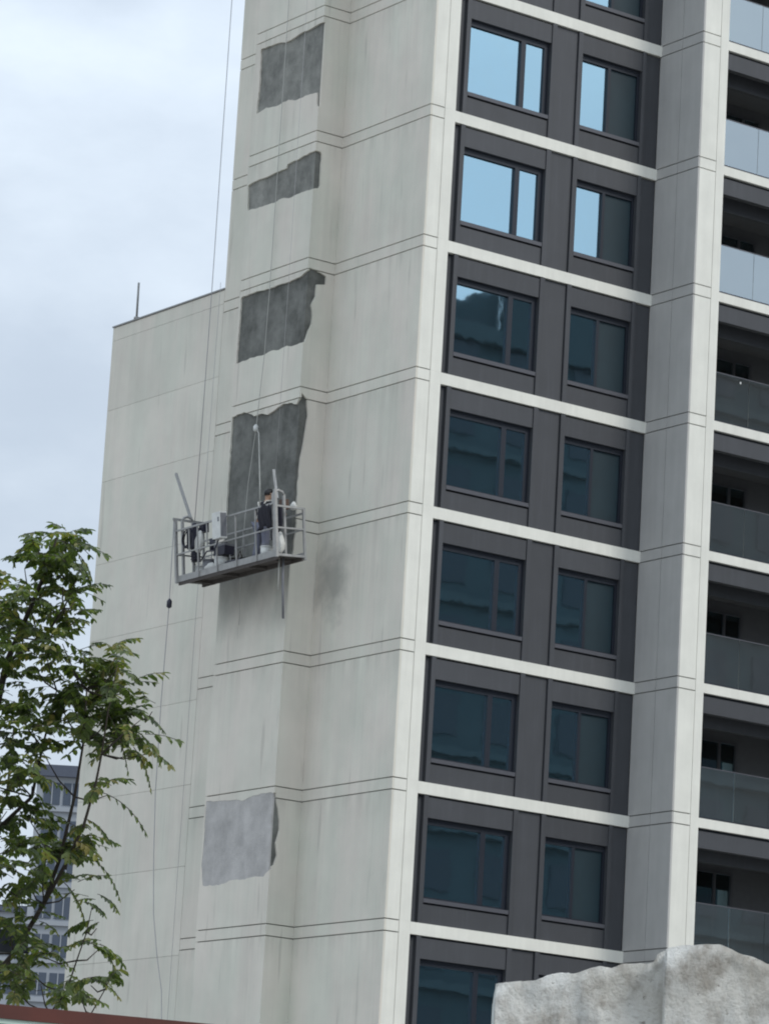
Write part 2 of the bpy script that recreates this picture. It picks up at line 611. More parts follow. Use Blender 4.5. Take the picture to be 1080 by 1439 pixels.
SIDE = [  # footprint strips of facing: x0 x1 y0 y1
    ('S1', 0, T, 0, D1 - 0.001, 'paint'),
    ('ST', -A_ + T + 0.001, 0 + T, D1 + 0.001, D1 + T, 'paint'),
    ('S2', -A_, -A_ + T, D1, D2, 'paint'),
    ('S2B', -A_ + T + 0.001, 0 - 0.002, D2 - 0.022, D2 - 0.001, 'paint'),
    ('S3', 0, T, D2, D3, 'paint'),
    ('CP', T + 0.001, 0.375, 0, T, 'trim'),
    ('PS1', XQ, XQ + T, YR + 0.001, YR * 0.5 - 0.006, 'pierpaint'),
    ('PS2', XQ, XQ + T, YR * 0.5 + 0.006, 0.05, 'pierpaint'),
    ('PF', XQ + T + 0.001, XQ + 0.52, YR, YR + T, 'trim'),
]
for k in ROWS:
    zu = Z0 - k * HF
    for nm, x0, x1, y0, y1, mt in SIDE:
        (a0, a1), (b0, b1) = seg_pair(0)
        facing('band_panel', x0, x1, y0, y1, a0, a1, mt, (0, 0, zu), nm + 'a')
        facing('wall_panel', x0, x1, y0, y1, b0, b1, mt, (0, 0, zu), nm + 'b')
    # smooth verge strips of the two front piers
    for nm, x0, x1, y0, y1 in (('CV', 0.390, XP, 0.002, 0.30), ('PV', XQ + 0.535, XR, YR + 0.002, 0.30)):
        if nm not in cache:
            cache[nm] = B(x0, x1, y0, y1, -HF + 0.0005, -0.0005).mesh('pier_verge', 'trim')
        link('pier_verge', cache[nm], tower, (0, 0, zu))
# the lower wing's facing, with its own joint spacing
wz = [26.14, 25.80, 24.03, 22.24, 20.17, 18.28, 16.35, 14.38, 12.50, 10.47, 8.5, 6.5, 4.5, 2.5, 0.0]
for i in range(len(wz) - 1):
    B(0, T, D3 + 0.012, D4, wz[i + 1] + 0.0035, wz[i] - 0.0035).build('wing_panel', 'paint', tower)

# ---- holes where the facing has come off: (Y, Z) outlines on the bay's face, (X, Z) on its return
HOLES = {
    1: [(5.89, 31.43), (5.2, 31.40), (4.86, 31.33), (4.48, 31.36), (4.14, 31.41), (3.9, 31.40), (3.55, 31.44), (3.342, 31.43), (3.342, 29.4), (3.42, 29.42), (3.45, 29.76), (3.9, 29.80), (4.25, 29.78), (4.6, 29.87), (5.1, 29.83), (5.5, 29.90), (5.9, 29.84), (5.86, 30.6)],
    2: [(6.05, 28.13), (5.7, 28.17), (5.1, 28.18), (4.5, 28.20), (4.46, 28.29), (4.0, 28.31), (3.6, 28.36), (3.342, 28.36), (3.342, 27.45), (3.8, 27.47), (4.3, 27.44), (4.6, 27.50), (4.91, 27.46), (5.5, 27.49), (5.99, 27.51)],
    3: [(6.02, 25.43), (5.4, 25.45), (4.88, 25.41), (4.4, 25.43), (4.08, 25.41), (3.7, 25.44), (3.5, 25.50), (3.342, 25.58), (3.342, 23.87), (3.8, 23.85), (4.0, 23.90), (4.31, 23.86), (4.6, 23.90), (4.88, 23.86), (5.4, 23.88), (6.04, 23.85)],
    4: [(6.05, 22.57), (5.86, 22.62), (5.57, 22.63), (5.35, 22.55), (5.15, 22.46), (4.85, 22.47), (4.6, 22.40), (4.3, 22.47), (4.02, 22.55), (3.75, 22.53), (3.47, 22.45), (3.342, 22.62), (3.342, 18.95), (4.1, 18.9), (5.0, 19.0), (6.05, 18.95)],
    5: [(6.05, 13.73), (5.6, 13.70), (5.0, 13.67), (4.55, 13.62), (4.19, 13.70), (3.8, 13.72), (3.342, 13.70), (3.342, 12.06), (3.57, 11.87), (3.9, 11.90), (4.29, 11.86), (4.8, 11.88), (5.3, 11.80), (5.95, 11.83), (6.07, 12.29), (6.03, 12.9)],
}
RET = {
    2: [(-0.74, 28.37), (-0.58, 28.36), (-0.55, 28.32), (-0.54, 27.57), (-0.57, 27.50), (-0.74, 27.46)],
    3: [(-0.74, 25.62), (-0.6, 25.60), (-0.22, 25.50), (-0.22, 25.31), (-0.46, 25.26), (-0.47, 24.98), (-0.57, 24.76), (-0.52, 24.5), (-0.53, 24.33), (-0.61, 24.14), (-0.66, 23.95), (-0.74, 23.86)],
    4: [(-0.74, 22.72), (-0.68, 22.70), (-0.52, 22.58), (-0.47, 22.2), (-0.52, 21.76), (-0.6, 21.21), (-0.62, 20.52), (-0.6, 19.6), (-0.64, 19.0), (-0.74, 18.95)],
    5: [(-0.74, 14.1), (-0.69, 13.7), (-0.54, 13.1), (-0.53, 12.9), (-0.6, 12.6), (-0.55, 12.34), (-0.62, 12.12), (-0.74, 12.05)],
}
_r = random.Random(3)


def rough_outline(P, amp=0.013, step=0.09):
    out_ = []
    for i, a in enumerate(P):
        b = P[(i + 1) % len(P)]
        L = math.hypot(b[0] - a[0], b[1] - a[1])
        n = max(1, int(L / step))
        for j in range(n):
            f = j / n
            e = amp if j else 0
            out_.append((a[0] + (b[0] - a[0]) * f + _r.uniform(-e, e), a[1] + (b[1] - a[1]) * f + _r.uniform(-e, e)))
    return out_


def prism(P, c0, c1, axis):
    """outline P extruded along X (axis 0: P is Y,Z) or Y (axis 1: P is X,Z)"""
    n = len(P)
    mk = (lambda c, p: (c, p[0], p[1])) if axis == 0 else (lambda c, p: (p[0], c, p[1]))
    vs = [mk(c0, p) for p in P] + [mk(c1, p) for p in P]
    fs = [tuple(range(n)), tuple(range(2 * n - 1, n - 1, -1))]
    fs += [(i + n, (i + 1) % n + n, (i + 1) % n, i) for i in range(n)]
    mb = MB().add(vs, fs)
    me = bpy.data.meshes.new('prism')
    me.from_pydata(mb.v, [], mb.f)
    bm = bmesh.new()
    bm.from_mesh(me)
    bmesh.ops.recalc_face_normals(bm, faces=bm.faces)
    bmesh.ops.triangulate(bm, faces=[f for f in bm.faces if len(f.verts) > 4])
    bm.to_mesh(me)
    bm.free()
    return me


def zspan(o):
    zs = [v.co.z + o.location.z for v in o.data.vertices]
    ys = [v.co.y for v in o.data.vertices]
    xs = [v.co.x for v in o.data.vertices]
    return min(xs), max(xs), min(ys), max(ys), min(zs), max(zs)


def cut(me, face):
    c = link('cutter', me)
    zs = [v.co.z for v in me.vertices]
    z0, z1 = min(zs), max(zs)
    for o in panels:
        x0, x1, y0, y1, a, b = zspan(o)
        ok = (abs(x0 + A_) < 1e-3 and y1 > 4) if face == 'S2' else (abs(y0 - D1 - 0.001) < 1e-3 and x0 < -0.5)
        if not ok or b < z0 or a > z1:
            continue
        md = o.modifiers.new('cut', 'BOOLEAN')
        md.operation = 'DIFFERENCE'
        md.solver = 'EXACT'
        md.object = c
        bpy.context.view_layer.update()
        dg = bpy.context.evaluated_depsgraph_get()
        nm = bpy.data.meshes.new_from_object(o.evaluated_get(dg))
        o.modifiers.clear()
        o.data = nm
        if not nm.vertices:
            panels.remove(o)
            bpy.data.objects.remove(o)
    bpy.data.objects.remove(c)


for k, P in HOLES.items():
    Q = rough_outline([(3.30 if q[0] < 3.35 else q[0], q[1]) for q in P])
    cut(prism(Q, -A_ - 0.05, -A_ + T + 0.0005, 0), 'S2')
    Q = [(max(D1 + T + 0.001, q[0]), q[1]) for q in Q]
    me = prism(Q, -A_ + (0.006 if k == 5 else T - 0.008), -A_ + T + 0.004, 0)
    me.materials.append(MAT['mortar' if k == 5 else 'cement2' if k < 3 else 'cement'])
    o = link('bare_patch', me, tower)
    o['label'] = {1: 'topmost dark grey patch where the facing is missing', 2: 'narrow dark strip of missing facing, second from the top',
                  3: 'dark patch of missing facing above the platform', 4: 'tall dark patch of missing facing behind the platform',
                  5: 'light grey repaired patch near the bottom of the side wall'}[k]
for k, P in RET.items():
    Q = rough_outline(P, 0.012, 0.12)
    cut(prism(Q, D1 - 0.05, D1 + T + 0.0005, 1), 'ST')

# ---- window bays of the front
WIN = [(1.0, 3.27, 2.50, 2.63), (4.19, 5.94, 5.02, 5.10)]      # x0, x1, first sash end, second sash start
zt, zb = -0.80, -2.47                                           # window opening
YG = 0.17


def part(key, name, mat, loc, mb=None, parent=None):
    if key not in cache:
        cache[key] = mb().mesh(name, mat)
    return link(name, cache[key], parent or tower, loc)


for k in ROWS:
    zu = Z0 - k * HF
    L = (0, 0, zu)
    part('band', 'floor_band', 'trim', L, lambda: B(XP + 0.001, XQ - 0.001, 0.001, 0.40, -BH, 0))
    # dark backing with the two window openings left free
    def backing():
        m = MB()
        y0, y1 = 0.12, 0.34
        m.box(XP + 0.002, WIN[0][0], y0, y1, -HF + 0.001, -BH - 0.001)
        m.box(WIN[0][1], WIN[1][0], y0, y1, -HF + 0.001, -BH - 0.001)
        m.box(WIN[1][1], XQ - 0.002, y0, y1, -HF + 0.001, -BH - 0.001)
        for q in WIN:
            m.box(q[0] + 0.0005, q[1] - 0.0005, y0, y1, zt, -BH - 0.001)
            m.box(q[0] + 0.0005, q[1] - 0.0005, y0, y1, -HF + 0.001, zb)
        return m
    part('backing', 'bay_backing', 'metal2', L, backing)
    for i, (a, b) in enumerate(((XP + 0.02, 0.865), (3.43, 4.04), (6.06, XQ - 0.01))):
        part('panel%d' % i, 'cladding_panel', 'metal', L, lambda: B(a, b, 0.06 if i else 0.10, 0.119, -HF + 0.002, -BH - (0.03 if i else 0.05)))
    for i, (a, b) in enumerate(((0.87, 0.985), (3.285, 3.415), (4.055, 4.18), (5.945, 6.045))):
        part('fin%d' % i, 'cladding_fin', 'metal', L, lambda: B(a, b, 0.012, 0.119, -HF + 0.002, -BH - 0.012))
    for i, (x0, x1, s0, s1) in enumerate(WIN):
        part('head%d' % i, 'spandrel_panel', 'metal', L, lambda: B(x0 - 0.004, x1 + 0.006, 0.035, 0.118, -0.74, -0.305))
        part('low%d' % i, 'spandrel_panel', 'metal', L, lambda: B(x0 - 0.004, x1 + 0.006, 0.05, 0.118, -HF + 0.003, -2.59))
        def frame():
            m = MB()
            y0, y1 = YG - 0.045, YG + 0.05
            m.box(x0, x0 + 0.04, y0, y1, zb, zt)
            m.box(x1 - (0.11 if i == 0 else 0.05), x1, y0, y1, zb, zt)
            m.box(x0 + 0.04, x1 - 0.05, y0 + 0.001, y1, zt - 0.07, zt)
            m.box(x0 + 0.04, x1 - 0.05, y0 + 0.001, y1, zb, zb + 0.05)
            m.box(s0, s1, y0 - 0.004, y1, zb + 0.05, zt - 0.07)
            return m
        win = part('frame%d' % i, 'window', 'metal2', L, frame)
        part('sill%d' % i, 'sill', 'sill', (0, 0, 0), lambda: B(x0 - 0.002, x1 + 0.004, 0.02, 0.12, -2.55, -2.465), win)
        ends = ((x0 + 0.04, s0), (s1, x1 - (0.11 if i == 0 else 0.05)))
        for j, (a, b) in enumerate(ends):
            painted_pane = (i == 1 and j == 1)  # opaque dark pane here: the pier's reflection is painted, no screen is fitted
            pn = part('pane%d%d%s' % (i, j, painted_pane), 'painted_reflection_pane' if painted_pane else 'pane', 'paintedrefl' if painted_pane else 'glass', (0, 0, 0),
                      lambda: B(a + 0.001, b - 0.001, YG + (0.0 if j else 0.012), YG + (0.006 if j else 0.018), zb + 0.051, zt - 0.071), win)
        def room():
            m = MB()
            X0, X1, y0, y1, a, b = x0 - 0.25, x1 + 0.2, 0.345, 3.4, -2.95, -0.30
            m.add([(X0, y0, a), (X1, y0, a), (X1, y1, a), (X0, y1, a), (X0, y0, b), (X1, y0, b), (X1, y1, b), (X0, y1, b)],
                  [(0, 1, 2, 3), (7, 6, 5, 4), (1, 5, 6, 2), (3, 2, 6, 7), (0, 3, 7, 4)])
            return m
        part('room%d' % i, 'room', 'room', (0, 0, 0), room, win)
        if k >= 1:
            rr = random.Random(k * 10 + i)
            if rr.random() < 0.8:
                m = MB()
                for side in (0, 1):
                    if rr.random() < 0.35:
                        continue
                    wd = rr.uniform(0.15, 0.5)
                    xa = x0 + 0.05 if side == 0 else x1 - 0.08 - wd
                    nn = max(4, int(wd / 0.05))
                    yy = 0.44 + rr.uniform(0, 0.1)
                    tp, bt = -0.82, -2.46 if rr.random() < 0.7 else -1.9
                    vs = []
                    for q in range(nn + 1):
                        y = yy + (0.035 if q % 2 else 0)
                        vs += [(xa + wd * q / nn, y, bt), (xa + wd * q / nn, y, tp)]
                    m.add(vs, [(2 * q, 2 * q + 2, 2 * q + 3, 2 * q + 1) for q in range(nn)], True)
                if m.v:
                    m.build('curtain', 'curtain', win)

# ---- balcony bay right of the projecting pier
BX0, BX1 = XR + 0.002, 11.6
B(BX1, XE, YR, 4.6, 0, TOP).build('end_pier', 'trim', tower)
for k in ROWS:
    zu = Z0 - k * HF
    L = (0, 0, zu)
    bal = part('bslab', 'balcony', 'trim', L, lambda: B(BX0, BX1 - 0.001, YR + 0.01, 0.9, -0.262, -0.05))
    O = (0, 0, 0)
    part('blint', 'lintel', 'metal', O, lambda: B(BX0, BX1 - 0.002, YR + 0.05, YR + 0.22, -0.70, -0.33), bal)
    part('blint2', 'shadow_gap', 'metal2', O, lambda: B(BX0, BX1 - 0.002, YR + 0.12, YR + 0.221, -0.33, -0.263), bal)
    part('bbeam', 'inner_beam', 'metal', O, lambda: B(BX0, BX1 - 0.002, YR + 0.50, YR + 0.62, -0.92, -0.56), bal)
    part('bceil', 'ceiling', 'balcony', O, lambda: B(BX0, BX1 - 0.002, YR + 0.23, 0.9, -0.56, -0.30), bal)
    part('bback', 'rear_wall', 'balcony', O, lambda: MB().box(BX0, 8.90, 0.7, 0.9, -HF - 0.04, -0.561).box(10.15, BX1 - 0.003, 0.7, 0.9, -HF - 0.04, -0.561).box(8.90, 10.15, 0.7, 0.9, -0.78, -0.561), bal)
    part('bside', 'side_wall', 'balcony', O, lambda: B(BX0, BX0 + 0.04, 0.31, 0.699, -HF - 0.04, -0.565), bal)
    dr = part('bdoor', 'door_frame', 'sill', O, lambda: MB().box(8.905, 8.97, 0.66, 0.76, -HF - 0.04, -0.785).box(10.08, 10.145, 0.66, 0.76, -HF - 0.04, -0.785).box(9.58, 9.65, 0.67, 0.75, -HF - 0.04, -0.84).box(8.97, 10.08, 0.66, 0.76, -0.84, -0.785), bal)
    part('bdglass', 'door_glass', 'doorglass', O, lambda: B(8.97, 10.08, 0.70, 0.708, -HF - 0.03, -0.842), bal)
    part('broom', 'room', 'room', O, lambda: MB().add([(7.2, .91, -HF - .03), (11, .91, -HF - .03), (11, 4, -HF - .03), (7.2, 4, -HF - .03), (7.2, .91, -.6), (11, .91, -.6), (11, 4, -.6), (7.2, 4, -.6)], [(0, 1, 2, 3), (7, 6, 5, 4), (1, 5, 6, 2), (3, 2, 6, 7), (0, 3, 7, 4)]), bal)
    # glass balustrade of the balcony standing on this slab
    x = BX0 + 0.015
    j = 0
    while x < BX1 - 0.3:
        x1 = min(x + 1.015, BX1 - 0.02)
        part('bglass%d' % j, 'rail_glass', 'rail', O, lambda: B(x, x1 - 0.012, YR + 0.035, YR + 0.047, -0.03, 1.075), bal)
        x = x1
        j += 1
    part('brail', 'glass_channel', 'metal2', O, lambda: B(BX0 + 0.004, BX1 - 0.006, YR + 0.025, YR + 0.06, -0.049, -0.015), bal)
    part('brailt', 'handrail', 'sill', O, lambda: B(BX0 + 0.004, BX1 - 0.006, YR + 0.030, YR + 0.052, 1.077, 1.10), bal)
    if k == 2:
        B(8.0, 8.04, YR + 0.03, YR + 0.033, 0.95, 1.0).build('paper_sticker', 'white', bal)

# thin rod on the lower wing's roof
rod = MB().tube([(0.03, 11.80, 26.19), (0.0, 11.77, 27.10)], 0.028, 8).tube([(0.03, 11.80, 26.186), (0.03, 11.80, 26.24)], 0.07, 8).build('roof_rod', 'steel')
tag(rod, 'thin grey rod standing up from the roof edge of the lower wing', 'rod')

# ------------------------------------------------------------------ suspended platform
PC = Vector((-1.40, 4.28, 18.66))
PR = (R(-0.9), R(-5.7), 0)
plat = tag(empty('suspended_platform', PC, PR), 'grey steel work platform hanging by wires in front of the side wall', 'platform')
HW, HL = 0.35, 1.97


def wp(x, y, z):
    from mathutils import Euler
    return PC + Euler(PR).to_matrix() @ Vector((x, y, z))


fl = B(-HW + 0.012, HW - 0.012, -HL, HL, 0.015, 0.05).build('deck', 'deck', plat)
for y in (-1.6, -0.6, 0.5, 1.6):
    B(-HW + 0.061, HW - 0.061, y - 0.03, y + 0.03, -0.05, 0.0145).build('cross_bearer', 'deck', fl)
for sx in (-1, 1):
    B(*sorted((sx * HW, sx * (HW - 0.012))), -HL, HL, -0.005, 0.135 if sx < 0 else 0.11).build('toe_board', 'steel', plat)
for sx in (-1, 1):
    top = 1.16 if sx < 0 else 0.98
    xx = sx * (HW + 0.018)
    MB().bar((xx, -HL, top), (xx, HL, top), 0.038).build('top_rail', 'steel', plat)
    MB().bar((xx, -HL, 0.62), (xx, HL, 0.62), 0.03).build('mid_rail', 'steel', plat)
    for y in (-1.2, -0.42, 0.35, 1.1):
        MB().bar((xx, y, 0.0), (xx, y, top - 0.02), 0.028).build('post', 'steel', plat)
    for y in (0.72, 1.45):
        if sx < 0:
            MB().bar((xx, y, 0.64), (xx, y, top - 0.023), 0.024).build('baluster', 'steel', plat)
for sx in (-1, 1):
    B(*sorted((sx * (HW - 0.013), sx * (HW - 0.06))), -HL, HL, -0.075, 0.0145).build('floor_beam', 'deck', plat)
for y0, y1 in ((-1.18, -0.44), (0.33, -0.40), (0.37, 1.08)):
    MB().bar((HW + 0.018, y0, 0.05), (HW + 0.018, y1, 0.60), 0.022).build('brace', 'steel', plat)
for s in (-1, 1):
    ye = s * (HL + 0.02)
    fr = MB().bar((-HW - 0.02, ye, -0.03), (-HW - 0.02, ye, 1.46), 0.065).bar((HW + 0.02, ye, -0.06), (HW + 0.02, ye, 1.10 if s < 0 else 1.40), 0.05)
    fr.bar((-HW, ye, 0.62), (HW, ye, 0.62), 0.035).bar((-HW, ye, 0.02), (HW, ye, 0.02), 0.05)
    if s > 0:
        fr.bar((-HW - 0.08, ye, 1.44), (HW + 0.03, ye, 1.40), 0.05)
    else:
        fr.bar((-HW, ye, 1.10), (HW, ye, 1.08), 0.04)
    ef = fr.build('end_frame', 'steel', plat)
    # hoist stirrup with motor
    yi = s * (HL - 0.16)
    st = MB().bar((-0.30, yi, 0.04), (-0.30, yi, 1.40), 0.055).bar((-0.02, yi, 0.04), (-0.02, yi, 1.40), 0.055)
    st.tube([(-0.30, yi, 1.38), (-0.26, yi, 1.45), (-0.16, yi, 1.48), (-0.06, yi, 1.45), (-0.02, yi, 1.38)], 0.032, 8)
    st.build('hoist_stirrup', 'steel', plat)
    ym = s * (HL - (0.36 if s > 0 else 0.40))
    mo = MB().box(-0.24, 0.02, ym - 0.13, ym + 0.13, 0.72, 1.18)
    mo.tube([(-0.11, ym - 0.02, 0.42), (-0.11, ym - 0.02, 0.72)], 0.10, 14).tube([(-0.11, ym, 1.18), (-0.11, ym, 1.30)], 0.05, 10)
    hm = mo.build('hoist_motor', 'darkmotor', plat)
    for z in (0.48, 0.54, 0.60, 0.66):
        MB().tube([(-0.11, ym - 0.02, z - 0.008), (-0.11, ym - 0.02, z + 0.008)], 0.118, 14).build('cooling_fin', 'darkmotor', hm)
    B(0.08, 0.24, ym - 0.06, ym + 0.10, 1.12, 1.34).build('safety_lock', 'orange' if s < 0 else 'darkmotor', plat)
# guide arms leaning up from the hoists
from mathutils import Euler
inv = (Matrix.Translation(PC) @ Euler(PR).to_matrix().to_4x4()).inverted()
for a, b in (((-1.50, 6.28, 20.10), (-1.45, 7.13, 21.30)), ((-1.50, 2.83, 20.05), (-1.42, 3.16, 20.76))):
    MB().bar(inv @ Vector(a), inv @ Vector(b), 0.055).build('guide_arm', 'steel', plat)
# control cabinet hung on the outer rail
cx = -HW - 0.03
cbx = B(cx - 0.18, cx - 0.002, -0.10, 0.22, 0.68, 1.27).build('control_cabinet', 'white', plat)
B(cx - 0.17, cx - 0.01, -0.103, -0.1005, 0.71, 1.24).build('cabinet_side', 'greyplastic', cbx)
B(cx - 0.183, cx - 0.1805, -0.06, 0.0, 1.05, 1.15).build('switch_plate', 'greyplastic', cbx)
MB().tube([(cx - .1, .1, .66), (cx - .08, .3, .45), (cx - .02, .7, .5), (-.25, 1.2, .35), (-.12, 1.5, .6)], 0.018, 6).build('power_cable', 'darkmotor', plat)

# ------------------------------------------------------------------ wires and ropes
ZT = TOP + 0.6
far = wp(-0.11, HL - 0.36, 1.3)
near = wp(-0.11, -HL + 0.42, 1.3)


def rope(name, pts, rad, mat, label, cat='rope', group=None, extra=None):
    o = MB().tube(pts, rad, 6).build(name, mat)
    tag(o, label, cat, group)
    return o


far = wp(0.12, HL - 0.02, 1.36)
rope('hoist_wire', [far, (-1.40, 6.23, 25.0), (-1.40, 6.26, ZT)], 0.009, 'wire', 'steel hoist wire running up from the left end of the platform past the roofline', 'wire')
rope('hoist_wire', [near, (near.x + 0.02, near.y, 25.0), (near.x + 0.05, near.y, ZT)], 0.004, 'wire', 'steel hoist wire rising from the right end of the platform up the wall', 'wire')
rope('lifeline', [(-0.80, 4.72, ZT), (-0.80, 4.74, 25.4), (-0.82, 4.75, 23.8), (-0.84, 4.86, 22.1), (-0.86, 5.0, 20.85), (-0.88, 5.05, 19.0), (-0.86, 5.03, 18.15), (-0.85, 5.0, 17.6)], 0.009, 'rope', 'pale lifeline hanging down the wall behind the platform', 'rope')
tailw = MB()
ends = [wp(-HW - 0.05, HL + 0.03, 1.42), Vector((-1.78, 6.50, 18.13)), Vector((-1.78, 6.55, 15.9)), Vector((-1.76, 6.55, 13.85)), Vector((-1.75, 6.45, 12.4)), Vector((-1.74, 6.30, 11.1)), Vector((-1.72, 6.08, 10.2)), Vector((-1.70, 5.82, 9.4)), Vector((-1.68, 5.66, 8.0)), Vector((-1.6, 5.5, 5.0)), Vector((-1.5, 5.4, 0.05))]
tw = empty('tail_rope', (ends[-1]))
tag(tw, 'dark tail rope with a small black weight dangling from the left end of the platform', 'rope')
MB().tube([e - ends[-1] for e in ends], 0.010, 6).build('rope', 'wire', tw)
MB().lathe(Vector((-1.78, 6.50, 18.02)) - ends[-1], [(0.02, 0), (0.06, 0.03), (0.06, 0.16), (0.02, 0.22)], 10).build('weight', 'darkmotor', tw)
p0 = wp(-0.05, -HL + 0.2, 0)
rope('tail_rope', [p0, p0 + Vector((0.02, -0.02, -0.6)), p0 + Vector((0.03, -0.1, -1.35))], 0.028, 'greyplastic', 'short thick cable end hanging below the right end of the platform', 'cable')
rope('tail_rope', [p0 + Vector((-0.05, 0.08, 0)), p0 + Vector((-0.04, 0.06, -0.7))], 0.02, 'rope', 'pale rope end hanging beside the thick cable below the platform', 'rope')
rope('tail_rope', [(-0.30, 7.6, 26.2), (-0.32, 7.65, 18.0), (-0.3, 7.7, 8.0), (-0.3, 7.7, 0.05)], 0.005, 'wire', 'thin dark rope hanging down the lower wing beside the tower edge', 'rope')

# ------------------------------------------------------------------ the worker
from mathutils import Quaternion


def skin_mesh(name, nodes, edges, mat, parent, sub=2):
    """nodes: list of (x, y, z, rx, ry)"""
    me = bpy.data.meshes.new(name)
    me.from_pydata([n[:3] for n in nodes], edges, [])
    o = link('tmp', me)
    o.modifiers.new('skin', 'SKIN').use_smooth_shade = True
    for i, n in enumerate(nodes):
        sv = me.skin_vertices[0].data[i]
        sv.radius = (n[3], n[4] if len(n) > 4 else n[3])
        sv.use_root = (i == 0)
    sd_ = o.modifiers.new('sub', 'SUBSURF')
    sd_.levels = sub
    sd_.render_levels = sub
    bpy.context.view_layer.update()
    nm = bpy.data.meshes.new_from_object(o.evaluated_get(bpy.context.evaluated_depsgraph_get()))
    bpy.data.objects.remove(o)
    nm.materials.clear()
    if mat:
        nm.materials.append(MAT[mat])
        if parent is not None:
            return link(name, nm, parent)
    return nm


def chain(n0, n):
    return [(n0 + i, n0 + i + 1) for i in range(n - 1)]


def make_worker(loc, rz):
    # local frame: faces +X (the wall), +Y is the person's left
    wk = empty('person', loc, (0, 0, rz))
    hipL, hipR = (0.0, 0.10, 0.86), (0.0, -0.10, 0.86)
    body_nodes = [
        (0.0, 0, 0.88, 0.115, 0.13),          # pelvis 0
        (0.03, 0, 1.05, 0.11, 0.13),          # waist 1
        (0.08, 0, 1.25, 0.115, 0.15),         # chest 2
        (0.11, 0, 1.36, 0.07, 0.08),          # neck base 3
        (0.125, 0, 1.42, 0.05, 0.05),         # neck 4
        (0.14, 0.0, 1.50, 0.085, 0.075),      # head low 5
        (0.145, 0.0, 1.58, 0.09, 0.078),      # head 6
        (0.135, 0.0, 1.645, 0.06, 0.055),     # crown 7
        (0.0, 0.11, 0.82, 0.085),             # L hip 8
        (0.05, 0.13, 0.47, 0.06),             # L knee 9
        (-0.02, 0.14, 0.09, 0.042),           # L ankle 10
        (0.08, 0.15, 0.035, 0.035),           # L toe 11
        (0.0, -0.11, 0.82, 0.085),            # R hip 12
        (0.03, -0.14, 0.46, 0.06),            # 13
        (-0.06, -0.15, 0.09, 0.042),          # 14
        (0.04, -0.17, 0.035, 0.035),          # 15
        (0.10, 0.19, 1.31, 0.06),             # L shoulder 16
        (0.10, 0.33, 1.10, 0.045),            # L elbow 17
        (0.30, 0.30, 1.02, 0.032),            # L wrist 18
        (0.37, 0.29, 1.02, 0.034, 0.022),     # L palm 19
        (0.10, -0.19, 1.31, 0.06),            # R shoulder 20
        (0.16, -0.30, 1.07, 0.045),           # R elbow 21
        (0.36, -0.22, 1.16, 0.032),           # R wrist 22
        (0.43, -0.20, 1.18, 0.034, 0.022),    # R palm 23
    ]
    E = [(0, 1), (1, 2), (2, 3), (3, 4), (4, 5), (5, 6), (6, 7), (0, 8), (8, 9), (9, 10), (10, 11), (0, 12), (12, 13), (13, 14), (14, 15),
         (2, 16), (16, 17), (17, 18), (18, 19), (2, 20), (20, 21), (21, 22), (22, 23)]
    bm_me = skin_mesh('body', body_nodes, E, 'skin', None)
    bm = bmesh.new()
    bm.from_mesh(bm_me)
    # fingers, nose and ears grown into the same mesh
    def addmb(mb):
        vs = [bm.verts.new(v) for v in mb.v]
        for f, s in zip(mb.f, mb.sm):
            fc = bm.faces.new([vs[i] for i in f])
            fc.smooth = s
    for (px, py, pz), sgn in (((0.385, 0.29, 1.02), 1), ((0.445, -0.20, 1.18), -1)):
        for q, ln in enumerate((0.062, 0.072, 0.068, 0.052)):
            o = (q - 1.5) * 0.019
            addmb(MB().tube([(px - 0.01, py + o, pz), (px + ln * 0.5, py + o, pz - 0.004), (px + ln * 0.85, py + o * 0.9, pz - 0.022), (px + ln, py + o * 0.8, pz - 0.045)], [0.010, 0.0095, 0.009, 0.007], 6))
        addmb(MB().tube([(px - 0.04, py - sgn * 0.02, pz), (px - 0.01, py - sgn * 0.05, pz - 0.01), (px + 0.02, py - sgn * 0.055, pz - 0.03)], [0.011, 0.010, 0.007], 6))
    addmb(MB().tube([(0.21, 0, 1.575), (0.238, 0, 1.535), (0.215, 0, 1.528)], [0.010, 0.016, 0.012], 6))
    for s in (-1, 1):
        addmb(MB().tube([(0.135, s * 0.068, 1.585), (0.125, s * 0.09, 1.57), (0.135, s * 0.078, 1.53)], [0.012, 0.018, 0.010], 6))
    me = bpy.data.meshes.new('body')
    bm.to_mesh(me)
    bm.free()
    me.materials.append(MAT['skin'])
    link('body', me, wk)
    # face details
    for s in (-1, 1):
        MB().lathe((0.212, s * 0.033, 1.585), [(0.004, -0.008), (0.011, -0.004), (0.011, 0.004), (0.004, 0.008)], 8).build('eye', 'hair', wk)
    MB().tube([(0.216, -0.025, 1.495), (0.222, 0, 1.493), (0.216, 0.025, 1.495)], 0.006, 6).build('mouth', 'orange', wk)
    # hair cap
    mb = MB()
    n, rows = 16, 7
    vs = []
    for i in range(rows):
        a = i / (rows - 1) * math.pi * 0.70
        for k in range(n):
            q = 2 * math.pi * k / n
            rr = 0.101 + 0.007 * math.sin(5 * q + i) * (i > 1)
            front = max(0, 0.3 + math.cos(q)) * 0.075 * (i / (rows - 1))
            vs.append((0.128 + rr * 1.02 * math.sin(a) * math.cos(q), rr * 0.93 * math.sin(a) * math.sin(q), 1.585 + 0.098 * math.cos(a) + front))
    fs = [(i * n + k, (i + 1) * n + k, (i + 1) * n + (k + 1) % n, i * n + (k + 1) % n) for i in range(rows - 1) for k in range(n)]
    mb.add(vs, fs, True).build('hair', 'hair', wk)
